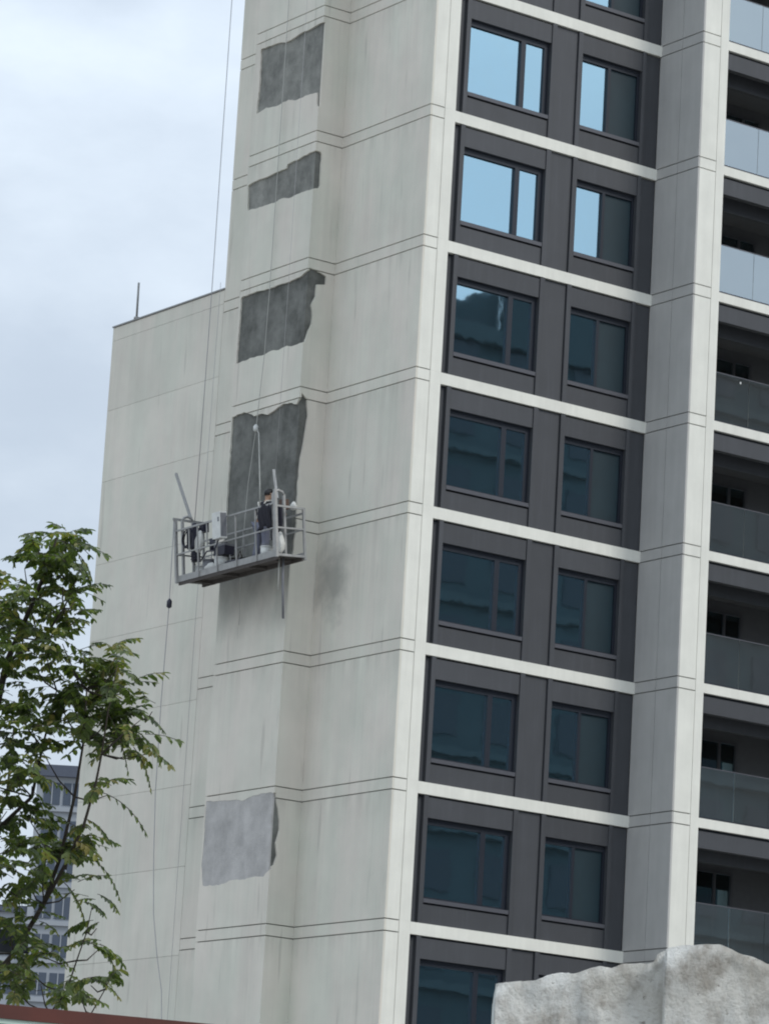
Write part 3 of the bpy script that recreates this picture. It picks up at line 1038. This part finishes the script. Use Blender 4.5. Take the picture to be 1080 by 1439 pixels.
    # clothing
    skin_mesh('shirt', [(0.0, 0, 0.90, 0.14, 0.155), (0.03, 0, 1.05, 0.135, 0.155), (0.08, 0, 1.25, 0.14, 0.175), (0.112, 0, 1.375, 0.075, 0.085),
                        (0.10, 0.20, 1.31, 0.08), (0.10, 0.335, 1.10, 0.062), (0.28, 0.305, 1.025, 0.047), (0.10, -0.20, 1.31, 0.08), (0.16, -0.305, 1.07, 0.062), (0.34, -0.23, 1.145, 0.047)],
              [(0, 1), (1, 2), (2, 3), (2, 4), (4, 5), (5, 6), (2, 7), (7, 8), (8, 9)], 'shirt', wk)
    skin_mesh('vest', [(0.0, 0, 0.93, 0.152, 0.168), (0.03, 0, 1.05, 0.148, 0.168), (0.07, 0, 1.19, 0.15, 0.178)], [(0, 1), (1, 2)], 'vest', wk)
    skin_mesh('trousers', [(0.0, 0, 0.90, 0.142, 0.16), (0.0, 0.11, 0.80, 0.115), (0.05, 0.13, 0.47, 0.088), (-0.02, 0.14, 0.10, 0.075),
                           (0.0, -0.11, 0.80, 0.115), (0.03, -0.14, 0.46, 0.088), (-0.06, -0.15, 0.10, 0.075)],
              [(0, 1), (1, 2), (2, 3), (0, 4), (4, 5), (5, 6)], 'trousers', wk)
    for x, y in ((-0.02, 0.145), (-0.06, -0.16)):
        skin_mesh('shoe', [(x - 0.03, y, 0.045, 0.042), (x + 0.06, y, 0.04, 0.044), (x + 0.15, y, 0.032, 0.034)], [(0, 1), (1, 2)], 'shoe', wk)
    # harness straps across the back
    for s in (-1, 1):
        MB().tube([(0.12, s * 0.13, 1.40), (-0.03, s * 0.13, 1.36), (-0.075, s * 0.05, 1.24), (-0.115, s * 0.02, 1.12), (-0.13, -s * 0.03, 0.98), (-0.12, -s * 0.10, 0.90)], 0.019, 6).build('harness_strap', 'strap', wk)
    return wk


wk = make_worker(wp(-0.02, -0.80, 0.052), R(8))
tag(wk, 'person with black hair, dark top and blue-grey trousers standing on the platform facing the wall', 'person')
bk = wk.matrix_world
hp = Vector(wp(-0.02, -0.80, 0.052)) + Vector((-0.08, 0, 1.24))
rope('lanyard', [hp, hp + Vector((-0.02, 0.03, 0.5)), Vector((-0.86, 4.70, 21.95)), Vector((-0.84, 4.84, 22.1))], 0.014, 'rope', 'pale safety lanyard rising from the person to the lifeline', 'rope')
rg = MB().lathe((-0.86, 4.84, 22.02), [(0.02, 0), (0.055, 0.03), (0.06, 0.12), (0.02, 0.17)], 10).build('rope_grab', 'white')
tag(rg, 'small white rope grab clipped on the lifeline above the person', 'clip')


# ------------------------------------------------------------------ loose things on the deck
def bucket(loc, r0, r1, hh, mat, label, lid=False):
    e = empty('bucket', loc)
    tag(e, label, 'bucket')
    pr = [(r0, 0), (r1, hh)] if lid else [(r0, 0), (r1, hh), (r1 - 0.012, hh), (r0 - 0.012, 0.02)]
    MB().lathe((0, 0, 0), pr, 18).build('shell', mat, e)
    MB().tube([(r1 * math.cos(q), r1 * math.sin(q) * 0.35, hh + r1 * 0.5 * math.sin(q)) for q in [math.pi * i / 8 for i in range(9)]], 0.007, 5).build('handle', 'wire', e)
    MB().lathe((0, 0, hh - 0.02), [(r1 + 0.006, 0), (r1 + 0.009, 0.012), (r1 + 0.006, 0.024)], 18).build('rim', mat, e)
    return e


bucket(wp(-0.20, -1.32, 0.052), 0.11, 0.14, 0.25, 'white', 'small white bucket by the feet of the person')
bucket(wp(-0.12, 1.05, 0.052), 0.13, 0.16, 0.32, 'greyplastic', 'dark grey mortar bucket in the left half of the platform')
bucket(wp(-0.15, 0.55, 0.052), 0.13, 0.16, 0.30, 'white', 'white mortar bucket behind the lower rail in the platform')
bucket(wp(0.1, 1.75, 0.052), 0.12, 0.15, 0.30, 'white', 'white bucket in the far left corner of the platform')


def sack(loc, wx, wy, hh, rz, label, mat='bag', lean=0.3):
    bm = bmesh.new()
    bmesh.ops.create_icosphere(bm, subdivisions=3, radius=1)
    rs = random.Random(int(loc[1] * 100))
    for v in bm.verts:
        x, y, z = v.co
        f = (1 - 0.5 * max(0, z)) * (1 + 0.10 * math.sin(7 * x + 5 * z) + 0.06 * rs.uniform(-1, 1))
        sq = lambda q: math.copysign(abs(q) ** 0.6, q)
        v.co = Vector((sq(x) * wx * f, sq(y) * wy * f, (z * 0.5 + 0.5) * hh))
    me = bpy.data.meshes.new('sack')
    bm.to_mesh(me)
    bm.free()
    for p in me.polygons:
        p.use_smooth = True
    me.materials.append(MAT[mat])
    o = link('sack', me, None, loc)
    o.rotation_euler = (0, lean * 0.2, rz)
    return tag(o, label, 'bag')


sack(wp(-0.22, -1.82, 0.052), 0.09, 0.12, 0.52, 0.3, 'white sack standing upright inside the right end frame')
sack(wp(-0.16, 1.42, 0.60), 0.08, 0.10, 0.52, 0.2, 'white sack hung on the hoist at the left end of the platform')
sack(wp(-0.2, 0.85, 0.052), 0.10, 0.15, 0.24, 0.5, 'low pale sack slumped on the deck between the buckets')
sack(wp(0.20, -1.84, 1.06), 0.06, 0.07, 0.20, 0.5, 'pale cloth bundle on the safety lock at the right end')
tl = empty('tool_tray', wp(-0.08, -0.05, 0.052))
tag(tl, 'dark tool tray with small tools on the deck below the control cabinet', 'tray')
MB().box(-0.16, 0.16, -0.3, 0.3, 0, 0.02).box(-0.16, -0.145, -0.3, 0.3, 0.02, 0.14).box(0.145, 0.16, -0.3, 0.3, 0.02, 0.14).box(-0.145, 0.145, -0.3, -0.285, 0.02, 0.14).box(-0.145, 0.145, 0.285, 0.3, 0.02, 0.14).build('tray', 'darkmotor', tl)
for i in range(6):
    a = random.uniform(-.1, .1)
    y = -0.24 + i * 0.09
    MB().tube([(a, y, 0.1), (a + random.uniform(-.1, .1), y + random.uniform(-.12, .12), 0.32)], 0.012, 6).build('tool_handle', 'steel' if i % 2 else 'bark', tl)

# more gear on the deck
cc = empty('cable_coil', wp(-0.30, 1.62, 1.10))
tag(cc, 'coil of black cable hung on the rail at the left end of the platform', 'cable')
for i in range(5):
    r0 = 0.15 + 0.012 * (i % 3)
    MB().tube([(-0.03 + 0.016 * i, r0 * math.cos(q), -0.16 + r0 * 1.25 * math.sin(q)) for q in [2 * math.pi * j / 18 for j in range(19)]], 0.011, 5).build('loop', 'darkmotor', cc)
tb = empty('toolbox', wp(-0.05, 0.55, 0.40))
tag(tb, 'dark toolbox standing on the bucket below the upper rail', 'box')
B(-0.13, 0.13, -0.22, 0.22, 0, 0.20).build('case', 'darkmotor', tb)
B(-0.135, 0.135, -0.225, 0.225, 0.202, 0.25).build('lid', 'greyplastic', tb)
MB().tube([(0, -0.1, 0.25), (0, -0.1, 0.31), (0, 0.1, 0.31), (0, 0.1, 0.25)], 0.014, 6).build('handle', 'darkmotor', tb)
dr_ = empty('mixing_drill', wp(0.05, 1.25, 0.052))
tag(dr_, 'mixing drill leaning with its shaft down behind the left rails', 'tool')
MB().tube([(0, 0, 0.02), (0.02, 0.05, 0.62)], 0.012, 6).build('shaft', 'steel', dr_)
MB().tube([(0.02, 0.05, 0.60), (0.03, 0.07, 0.86)], [0.05, 0.07], 10).build('motor', 'darkmotor', dr_)
MB().tube([(0.03, -0.12, 0.78), (0.03, 0.26, 0.80)], 0.016, 6).build('grip', 'greyplastic', dr_)
pk = MB()
pk.box(-0.05, 0.05, -0.9, 0.9, 0, 0.03)
pk_ = pk.build('plank', 'bark', None, wp(0.22, 0.2, 0.30))
pk_.rotation_euler = (R(6), R(-5.7), R(3))
tag(pk_, 'narrow brown plank lying along the wall side of the deck', 'plank')
tarp = MB()
nu, nv = 14, 8
tv = []
for i in range(nu + 1):
    for j in range(nv + 1):
        u, v_ = i / nu, j / nv
        tv.append((-HW - 0.045 - 0.02 * math.sin(u * 19 + v_ * 3) * v_, -1.78 + 0.42 * u + 0.03 * math.sin(v_ * 5), 1.17 - 0.50 * v_ - 0.04 * math.sin(u * 9)))
tarp.add(tv, [(i * (nv + 1) + j, (i + 1) * (nv + 1) + j, (i + 1) * (nv + 1) + j + 1, i * (nv + 1) + j + 1) for i in range(nu) for j in range(nv)], True)
tf = tarp.build('jacket', 'shirt', None, PC)
tf.rotation_euler = PR
sm_ = tf.modifiers.new('thick', 'SOLIDIFY')
sm_.thickness = 0.012
tag(tf, 'dark navy jacket hung over the outer rail beside the person', 'jacket')

# ------------------------------------------------------------------ far building behind the tree
DF = 300.0
fb0 = at(118, 1080, DF)
frt = Vector((RT.x, RT.y, 0)).normalized()
frd = Vector((FW.x, FW.y, 0)).normalized()
ang = math.atan2(frt.y, frt.x)
fb = tag(empty('far_building', (fb0.x, fb0.y, 0), (0, 0, ang)), 'pale blue far-off building with slate windows seen through the tree', 'building')
HT = fb0.z
B(-3.6, 14, 0, 10, 0, HT - 0.8).build('wall', 'bluewall', fb)
B(-4.0, 14.4, -0.5, 10.5, HT - 0.8, HT + 0.1).build('roof', 'blueroof', fb)
B(-16, -3.62, 0.5, 10, 0, HT - 11.6).build('annexe_wall', 'bluewall', fb)
B(-16.2, -3.63, 0.2, 10.3, HT - 11.6, HT - 11.1).build('annexe_roof', 'blueroof', fb)
for i in range(8):
    z = HT - 3.0 - i * 3.0
    for j, x in enumerate((-3.0, -1.45, 1.0, 3.0)):
        wn = B(x, x + 1.3, -0.06, 0.02, z, z + 1.75).build('window', 'bluewin', fb)
        B(x + 0.61, x + 0.69, -0.1, -0.062, z, z + 1.75).build('mullion', 'bluewall', wn)
    B(-3.7, 14, -0.25, -0.003, z - 0.55, z - 0.2).build('ledge', 'bluewall', fb)
    if z < HT - 13:
        for x in (-14.6, -11.2, -7.8, -5.9):
            wn = B(x, x + 1.5, 0.44, 0.52, z, z + 1.75).build('window', 'bluewin', fb)
            B(x + 0.7, x + 0.78, 0.40, 0.438, z, z + 1.75).build('mullion', 'bluewall', wn)

# ------------------------------------------------------------------ the block across the street, seen in the window reflections
op = tag(empty('opposite_block', (44, -58, 0)), 'dark apartment block that shows only as a reflection in the tower windows', 'building')
B(-26, 34, -9, 9, 0, 40.9).build('wall', 'oppwall', op)
B(-26.2, -4.6, 8.9, 9.3, 40.6, 41.3).build('parapet', 'oppband', op)
B(-4.59, 34.2, 8.9, 9.3, 40.6, 43.6).build('screen_wall', 'oppwall', op)
gm = prism([(-14.0, 40.902), (-4.61, 40.902), (-4.61, 42.9), (-5.6, 42.7), (-6.4, 42.2), (-7.2, 42.25), (-9.0, 41.6)], 8.5, 8.88, 1)
gm.materials.append(MAT['oppwall'])
link('gable', gm, op)
for i in range(14):
    z = 1.5 + i * 2.95
    B(-26, 34, 9.002, 9.25, z - 0.75, z - 0.45).build('ledge', 'oppband', op)
    for j in range(17):
        x = -25.4 + j * 3.5
        B(x, x + 2.2, 9.003, 9.05, z, z + 1.6).build('window', 'oppwin', op)

# ------------------------------------------------------------------ hoarding with a rust-red rail
fa = at(0, 1412, 15.0)
fbp = at(300, 1439, 15.35)
fd = Vector((fbp.x - fa.x, fbp.y - fa.y, 0))
fang = math.atan2(fd.y, fd.x)
hz = fa.z
hb = tag(empty('hoarding', (fa.x, fa.y, 0), (0, 0, fang)), 'teal sheet hoarding with a rust-red top rail below the tree', 'fence')
fx0, fx1 = -4.0, 6.0
MB().box(fx0, fx1, -0.035, 0.035, -0.055 + hz, hz).build('top_rail', 'cap', hb)
x = fx0
while x < fx1 - 0.01:
    m = MB()
    n = 20
    vs = []
    for i in range(n + 1):
        u = i / n
        y = 0.012 * (1 if (i // 2) % 2 else -1)
        vs += [(x + u * 0.995, y, 0.05), (x + u * 0.995, y, hz - 0.075)]
    m.add(vs, [(2 * i, 2 * i + 2, 2 * i + 3, 2 * i + 1) for i in range(n)])
    m.build('sheet_panel', 'teal', hb)
    x += 1.0
MB().box(fx0, fx1, -0.025, 0.025, hz - 0.074, hz - 0.0555).build('bead', 'tealpale', hb)
x = fx0
while x <= fx1:
    B(x - 0.03, x + 0.03, 0.05, 0.11, 0, hz - 0.06).build('post', 'cap', hb)
    x += 2.0

# ------------------------------------------------------------------ broken concrete wall stub in the foreground
DW = 12.0
prof_px = [(697, 1381), (712, 1377), (728, 1376), (750, 1373), (770, 1368), (791, 1365), (810, 1361), (828, 1357), (845, 1353), (861, 1355), (878, 1349), (895, 1350), (910, 1349), (921, 1347), (926, 1337), (936, 1333), (947, 1330), (960, 1328), (976, 1326), (995, 1324), (1013, 1324), (1025, 1329), (1035, 1335), (1050, 1341), (1065, 1346), (1080, 1353), (1120, 1362), (1180, 1372), (1260, 1380), (1340, 1374), (1420, 1395)]
o0 = at(697, 1400, DW)
prof = []
for px, py in prof_px:
    q = at(px, py, DW) - o0
    prof.append((q.dot(frt), at(px, py, DW).z))
wl = empty('concrete_stub', (o0.x, o0.y, 0), (0, 0, ang))
tag(wl, 'broken pale concrete wall stub with a jagged top in the foreground', 'rubble')
from mathutils import noise as mn


def stub(name, prof, yf, yb, seed):
    # resample the profile and build a closed block with a rough skin
    n = 150
    us = [prof[0][0] + (prof[-1][0] - prof[0][0]) * i / n for i in range(n + 1)]
    def hgt(u):
        for (a, za), (b, zb_) in zip(prof, prof[1:]):
            if u <= b + 1e-9:
                f = (u - a) / max(1e-6, b - a)
                return za + (zb_ - za) * f
        return prof[-1][1]
    lv = [0.0, 0.6, 1.2, 1.6, 1.9, 2.1, 2.25, 2.35, 2.42, 2.47, 2.51, 2.55, 2.59, 2.63, 2.67, 2.71, 2.75, 2.79, 2.83, 2.87, 2.91, 2.95, 2.99, 3.03]
    ts = [l / 3.03 for l in lv]
    ds = [0, 0.06, 0.15, 0.3, 0.5, 0.75, 1.0]
    path = [(0, t) for t in ts] + [(d, 1.0) for d in ds[1:]] + [(1.0, t) for t in (0.9, 0.7, 0.4, 0.0)]
    vs = []
    for u in us:
        hh = hgt(u)
        for d, t in path:
            p = Vector((u, yf + (yb - yf) * d, hh * t))
            s = Vector((p.x + seed, p.y, p.z))
            e = mn.fractal(s * 7, 0.8, 2.0, 6) * 0.012
            dv = mn.voronoi(s * 6.5)[0]
            e += min(0.02, (dv[1] - dv[0]) * 0.03) - 0.008
            big = mn.noise(s * 2.1) * 0.012
            fade = 1.0
            if t < 1.0 or d == 0:
                p.y += (e + big) * (1 if d == 0 else -1)
            if t > 0.99:
                p.z += e * 0.6 - 0.03 * d + mn.noise(s * 9) * 0.012 * (d > 0)
            vs.append(tuple(p))
    m = len(path)
    fs = [(i * m + j, (i + 1) * m + j, (i + 1) * m + j + 1, i * m + j + 1) for i in range(n) for j in range(m - 1)]
    fs += [tuple(range(m)), tuple(n * m + j for j in reversed(range(m)))]
    return MB().add(vs, fs, True).build(name, 'rubble', wl)


cut_i = 16
stub('lower_chunk', prof[:cut_i + 1], 0.07, 0.42, 3.0)
stub('upper_chunk', prof[cut_i - 1:], 0.0, 0.36, 11.0)

# ------------------------------------------------------------------ tree at the left
DT = 24.0
tree_base = at(-90, 1400, DT + 0.3)
tree = tag(empty('leafy_tree', (tree_base.x, tree_base.y, 0)), 'leafy green tree with drooping compound leaves at the left edge', 'tree')
TB = Vector((tree_base.x, tree_base.y, 0))
rt = random.Random(21)


def tp(x, y, d=0.0):
    return at(x, y, DT + d) - TB


br = MB()
tw_ = []
main = [Vector((0, 0, 0)), Vector((0.02, 0, 1.2)), tp(-85, 1600), tp(-75, 1450), tp(-60, 1330), tp(-40, 1200), tp(-18, 1050, .3), tp(10, 930, .3), tp(45, 850, .1), tp(70, 790), tp(80, 755)]
MB().tube(main[:5] + main[5:], [0.10, 0.09, 0.075, 0.065, 0.055, 0.045, 0.030, 0.02, 0.014, 0.012, 0.006], 10).build('trunk', 'bark', tree)
limbs = [
    ([tp(-75, 1450), tp(20, 1340, -.05), tp(62, 1270, -.1), tp(85, 1205, -.1), tp(105, 1120, -.1), tp(118, 1040, -.15), tp(122, 970, -.1)], 0.020),
    ([tp(62, 1270, -.1), tp(92, 1215, -.2), tp(118, 1160, -.25), tp(135, 1100, -.25), tp(143, 1060, -.3), tp(152, 1000, -.3), tp(165, 935, -.3)], 0.013),
    ([tp(143, 1060, -.3), tp(175, 1030, -.3), tp(200, 1010, -.3)], 0.008),
    ([tp(-75, 1450), tp(70, 1425, -.2), tp(93, 1395, -.2), tp(108, 1350, -.2), tp(122, 1310, -.2), tp(130, 1272, -.2)], 0.009),
    ([tp(70, 1425, -.2), tp(128, 1425, -.2), tp(148, 1390, -.2), tp(165, 1352, -.2)], 0.007),
    ([tp(-40, 1200), tp(45, 1120, .2), tp(60, 1050, .2), tp(80, 970, .25)], 0.016),
    ([tp(10, 930, .3), tp(60, 900), tp(90, 855, -.1), tp(105, 820, -.1)], 0.012),
    ([tp(-18, 1050, .3), tp(-30, 960, .2), tp(-80, 880, .2)], 0.02),
    ([tp(-60, 1330), tp(-90, 1230), tp(-140, 1120, .2), tp(-190, 1020, .2)], 0.03),
    ([tp(-40, 1200), tp(-30, 1100, -.5), tp(-30, 1000, -.6), tp(-20, 900, -.6)], 0.02),
    ([tp(-60, 1330), tp(-40, 1230, .5), tp(10, 1120, .7), tp(20, 1020, .7)], 0.02),
]
for pts, r0 in limbs:
    n = len(pts)
    br.tube(pts, [r0 * (1 - 0.75 * i / (n - 1)) for i in range(n)], 7)

# leaf clusters: px x, px y, px radius, density
CL = [(45, 756, 10, 3), (70, 764, 14, 6), (92, 770, 18, 10), (112, 772, 12, 5), (58, 788, 16, 8), (80, 797, 20, 12), (102, 790, 18, 9), (65, 820, 22, 13), (88, 828, 18, 10), (48, 772, 16, 6), (112, 800, 14, 4), (35, 800, 12, 3),
      (30, 835, 16, 4), (42, 850, 16, 6),
      (5, 845, 30, 16), (25, 865, 34, 20), (0, 880, 30, 16), (108, 842, 14, 6), (92, 858, 20, 12), (112, 868, 10, 3), (82, 880, 16, 9), (88, 905, 12, 6), (62, 905, 22, 12), (30, 905, 34, 20), (5, 930, 40, 22), (48, 935, 26, 14),
      (100, 935, 20, 12), (130, 945, 20, 12), (165, 922, 13, 9), (168, 938, 10, 6), (140, 968, 30, 18), (172, 975, 26, 15), (118, 990, 34, 20), (182, 1005, 22, 12), (155, 1010, 34, 22), (130, 1035, 30, 18), (165, 1040, 22, 13), (200, 1035, 14, 5), (214, 1000, 10, 3), (205, 1060, 12, 4), (185, 1060, 14, 5), (100, 1020, 26, 14), (82, 985, 30, 16),
      (20, 985, 42, 24), (0, 1030, 42, 22), (45, 1025, 36, 20), (62, 1060, 28, 13), (18, 1075, 42, 22), (45, 1105, 28, 14), (10, 1140, 40, 22), (40, 1150, 26, 13), (15, 1195, 40, 22), (48, 1190, 24, 11), (10, 1250, 40, 22), (42, 1245, 22, 10), (75, 1205, 18, 9), (95, 1215, 16, 9), (14, 1300, 34, 16), (36, 1330, 24, 11),
      (100, 1195, 16, 8), (122, 1180, 16, 7), (118, 1200, 14, 6), (150, 1118, 12, 5), (60, 1220, 16, 7), (85, 1185, 16, 7), (105, 1250, 12, 5),
      (132, 1270, 10, 4), (136, 1305, 8, 2), (138, 1335, 12, 5), (150, 1378, 13, 5), (128, 1385, 12, 4), (40, 1365, 30, 17), (15, 1385, 34, 18), (58, 1385, 26, 13), (88, 1400, 20, 9), (115, 1405, 14, 6), (45, 1300, 16, 6), (62, 1345, 14, 6)]
for i in range(70):   # the rest of the crown, out to the left
    cx0 = rt.uniform(-420, -50)
    CL.append((cx0, rt.uniform(920 if cx0 > -150 else 800, 1330), 45, 13))
lf = MB()


def leaflet(p, d, nrm, ln, wd):
    s = d.cross(nrm).normalized()
    mid = p + d * ln * 0.45
    tip = p + d * ln - nrm * ln * 0.12
    m2 = p + d * ln * 0.75 - nrm * ln * 0.04
    c = nrm * wd * 0.12
    lf.add([p, mid - d * ln * 0.2 + s * wd * 0.42 + c, m2 + s * wd * 0.36 + c, tip, m2 - s * wd * 0.36 + c, mid - d * ln * 0.2 - s * wd * 0.42 + c], [(0, 1, 2, 3), (0, 3, 4, 5)])


def frond(p, d, ln, pairs, size):
    """pinnate leaf: arching stalk with paired drooping leaflets"""
    side = d.cross(Vector((0, 0, 1)))
    side = side.normalized() if side.length > 1e-3 else Vector((1, 0, 0))
    q = p.copy()
    dd = d.copy()
    st = ln / pairs
    pts = [q.copy()]
    for i in range(pairs):
        dd = (dd + Vector((0, 0, -0.16))).normalized()
        q = q + dd * st
        pts.append(q.copy())
        nrm = side.cross(dd).normalized()
        if nrm.z < 0:
            nrm = -nrm
        sz = size * (0.75 + 0.5 * math.sin(math.pi * (i + 1) / (pairs + 1)))
        for s in (-1, 1):
            ld = (side * s * 0.85 + dd * 0.55 + Vector((0, 0, -0.45 + rt.uniform(-.25, .2)))).normalized()
            nn = (nrm + Vector((rt.uniform(-.5, .5), rt.uniform(-.5, .5), rt.uniform(-.3, .3)))).normalized()
            leaflet(q, ld, nn, sz * rt.uniform(0.75, 1.2), sz * rt.uniform(0.54, 0.70))
    leaflet(q, dd, side.cross(dd).normalized(), size, size * 0.45)
    return pts


tips = [p for pts, _ in limbs for p in pts[1:]] + main[4:]
PPM = FPX / DT
for (cx_, cy_, cr_, dn) in CL:
    for j in range(max(2, int(dn * (0.84 if cx_ < 72 else 0.86)))):
        a, rr = rt.uniform(0, 2 * math.pi), rt.random() ** 0.6 * cr_
        dep = rt.gauss(0, 0.22) if cx_ > 60 else rt.gauss(0.05, 0.4)
        p = tp(cx_ + rr * math.cos(a) * 0.8, cy_ + rr * math.sin(a) * 0.8 - 10, dep)
        yaw = rt.uniform(0, 2 * math.pi)
        d = Vector((math.cos(yaw), math.sin(yaw), rt.uniform(-0.2, 0.9))).normalized()
        pts = frond(p, d, rt.uniform(0.11, 0.23), rt.randint(3, 6), rt.uniform(0.038, 0.066))
        br.tube(pts, [0.0025] * len(pts), 3, False)
    # a twig tying the cluster to the nearest limb
    c = tp(cx_, cy_)
    nb = min(tips, key=lambda q: (q - c).length + (0.6 if q.z > c.z else 0))
    mid = (nb + c) / 2 + Vector((0, 0, -0.03))
    br.tube([nb, mid, c], [0.006, 0.005, 0.003], 5)
# single drooping leaves that stand out against the wall
for (xa, ya, xb, yb) in ((138, 1112, 205, 1150), (128, 1205, 168, 1248), (118, 1150, 155, 1172), (185, 1000, 228, 1012), (195, 1030, 225, 1062), (188, 1050, 212, 1098), (150, 1000, 180, 1070), (125, 1325, 160, 1345), (118, 1375, 165, 1385), (100, 835, 130, 815), (105, 865, 125, 850), (90, 1240, 118, 1280), (100, 770, 128, 800), (40, 760, 22, 785), (40, 790, 15, 775), (118, 1268, 145, 1275)):
    p, q = tp(xa, ya, -.2), tp(xb, yb, -.25)
    d = (q - p)
    ln = d.length
    d = (d.normalized() + Vector((0, 0, 0.35))).normalized()
    pts = frond(p, d, ln * 1.15, 7, 0.05)
    br.tube(pts, [0.003] * len(pts), 4, False)
br.build('branches', 'bark', tree)
cw = lf.build('crown', 'leaf', tree)
cw['kind'] = 'stuff'

# ------------------------------------------------------------------ small dark board at the left edge
sb0 = at(-30, 1319, 24.2)
sg = tag(empty('sign_board', (sb0.x, sb0.y, 0), (0, 0, ang)), 'small dark slate board at the left edge among the lower leaves', 'sign')
B(-0.10, 0.32, -0.015, 0.015, sb0.z - 0.068, sb0.z + 0.068).build('board', 'slate', sg)
B(-0.11, 0.33, -0.012, 0.012, sb0.z - 0.078, sb0.z - 0.0685).build('frame', 'metal2', sg)
MB().tube([(-0.16, 0.03, 0), (-0.16, 0.03, sb0.z + 0.2)], 0.03, 10).build('pole', 'steel', sg)
MB().bar((-0.16, 0.02, sb0.z), (-0.09, 0.0, sb0.z), 0.03).build('bracket', 'steel', sg)
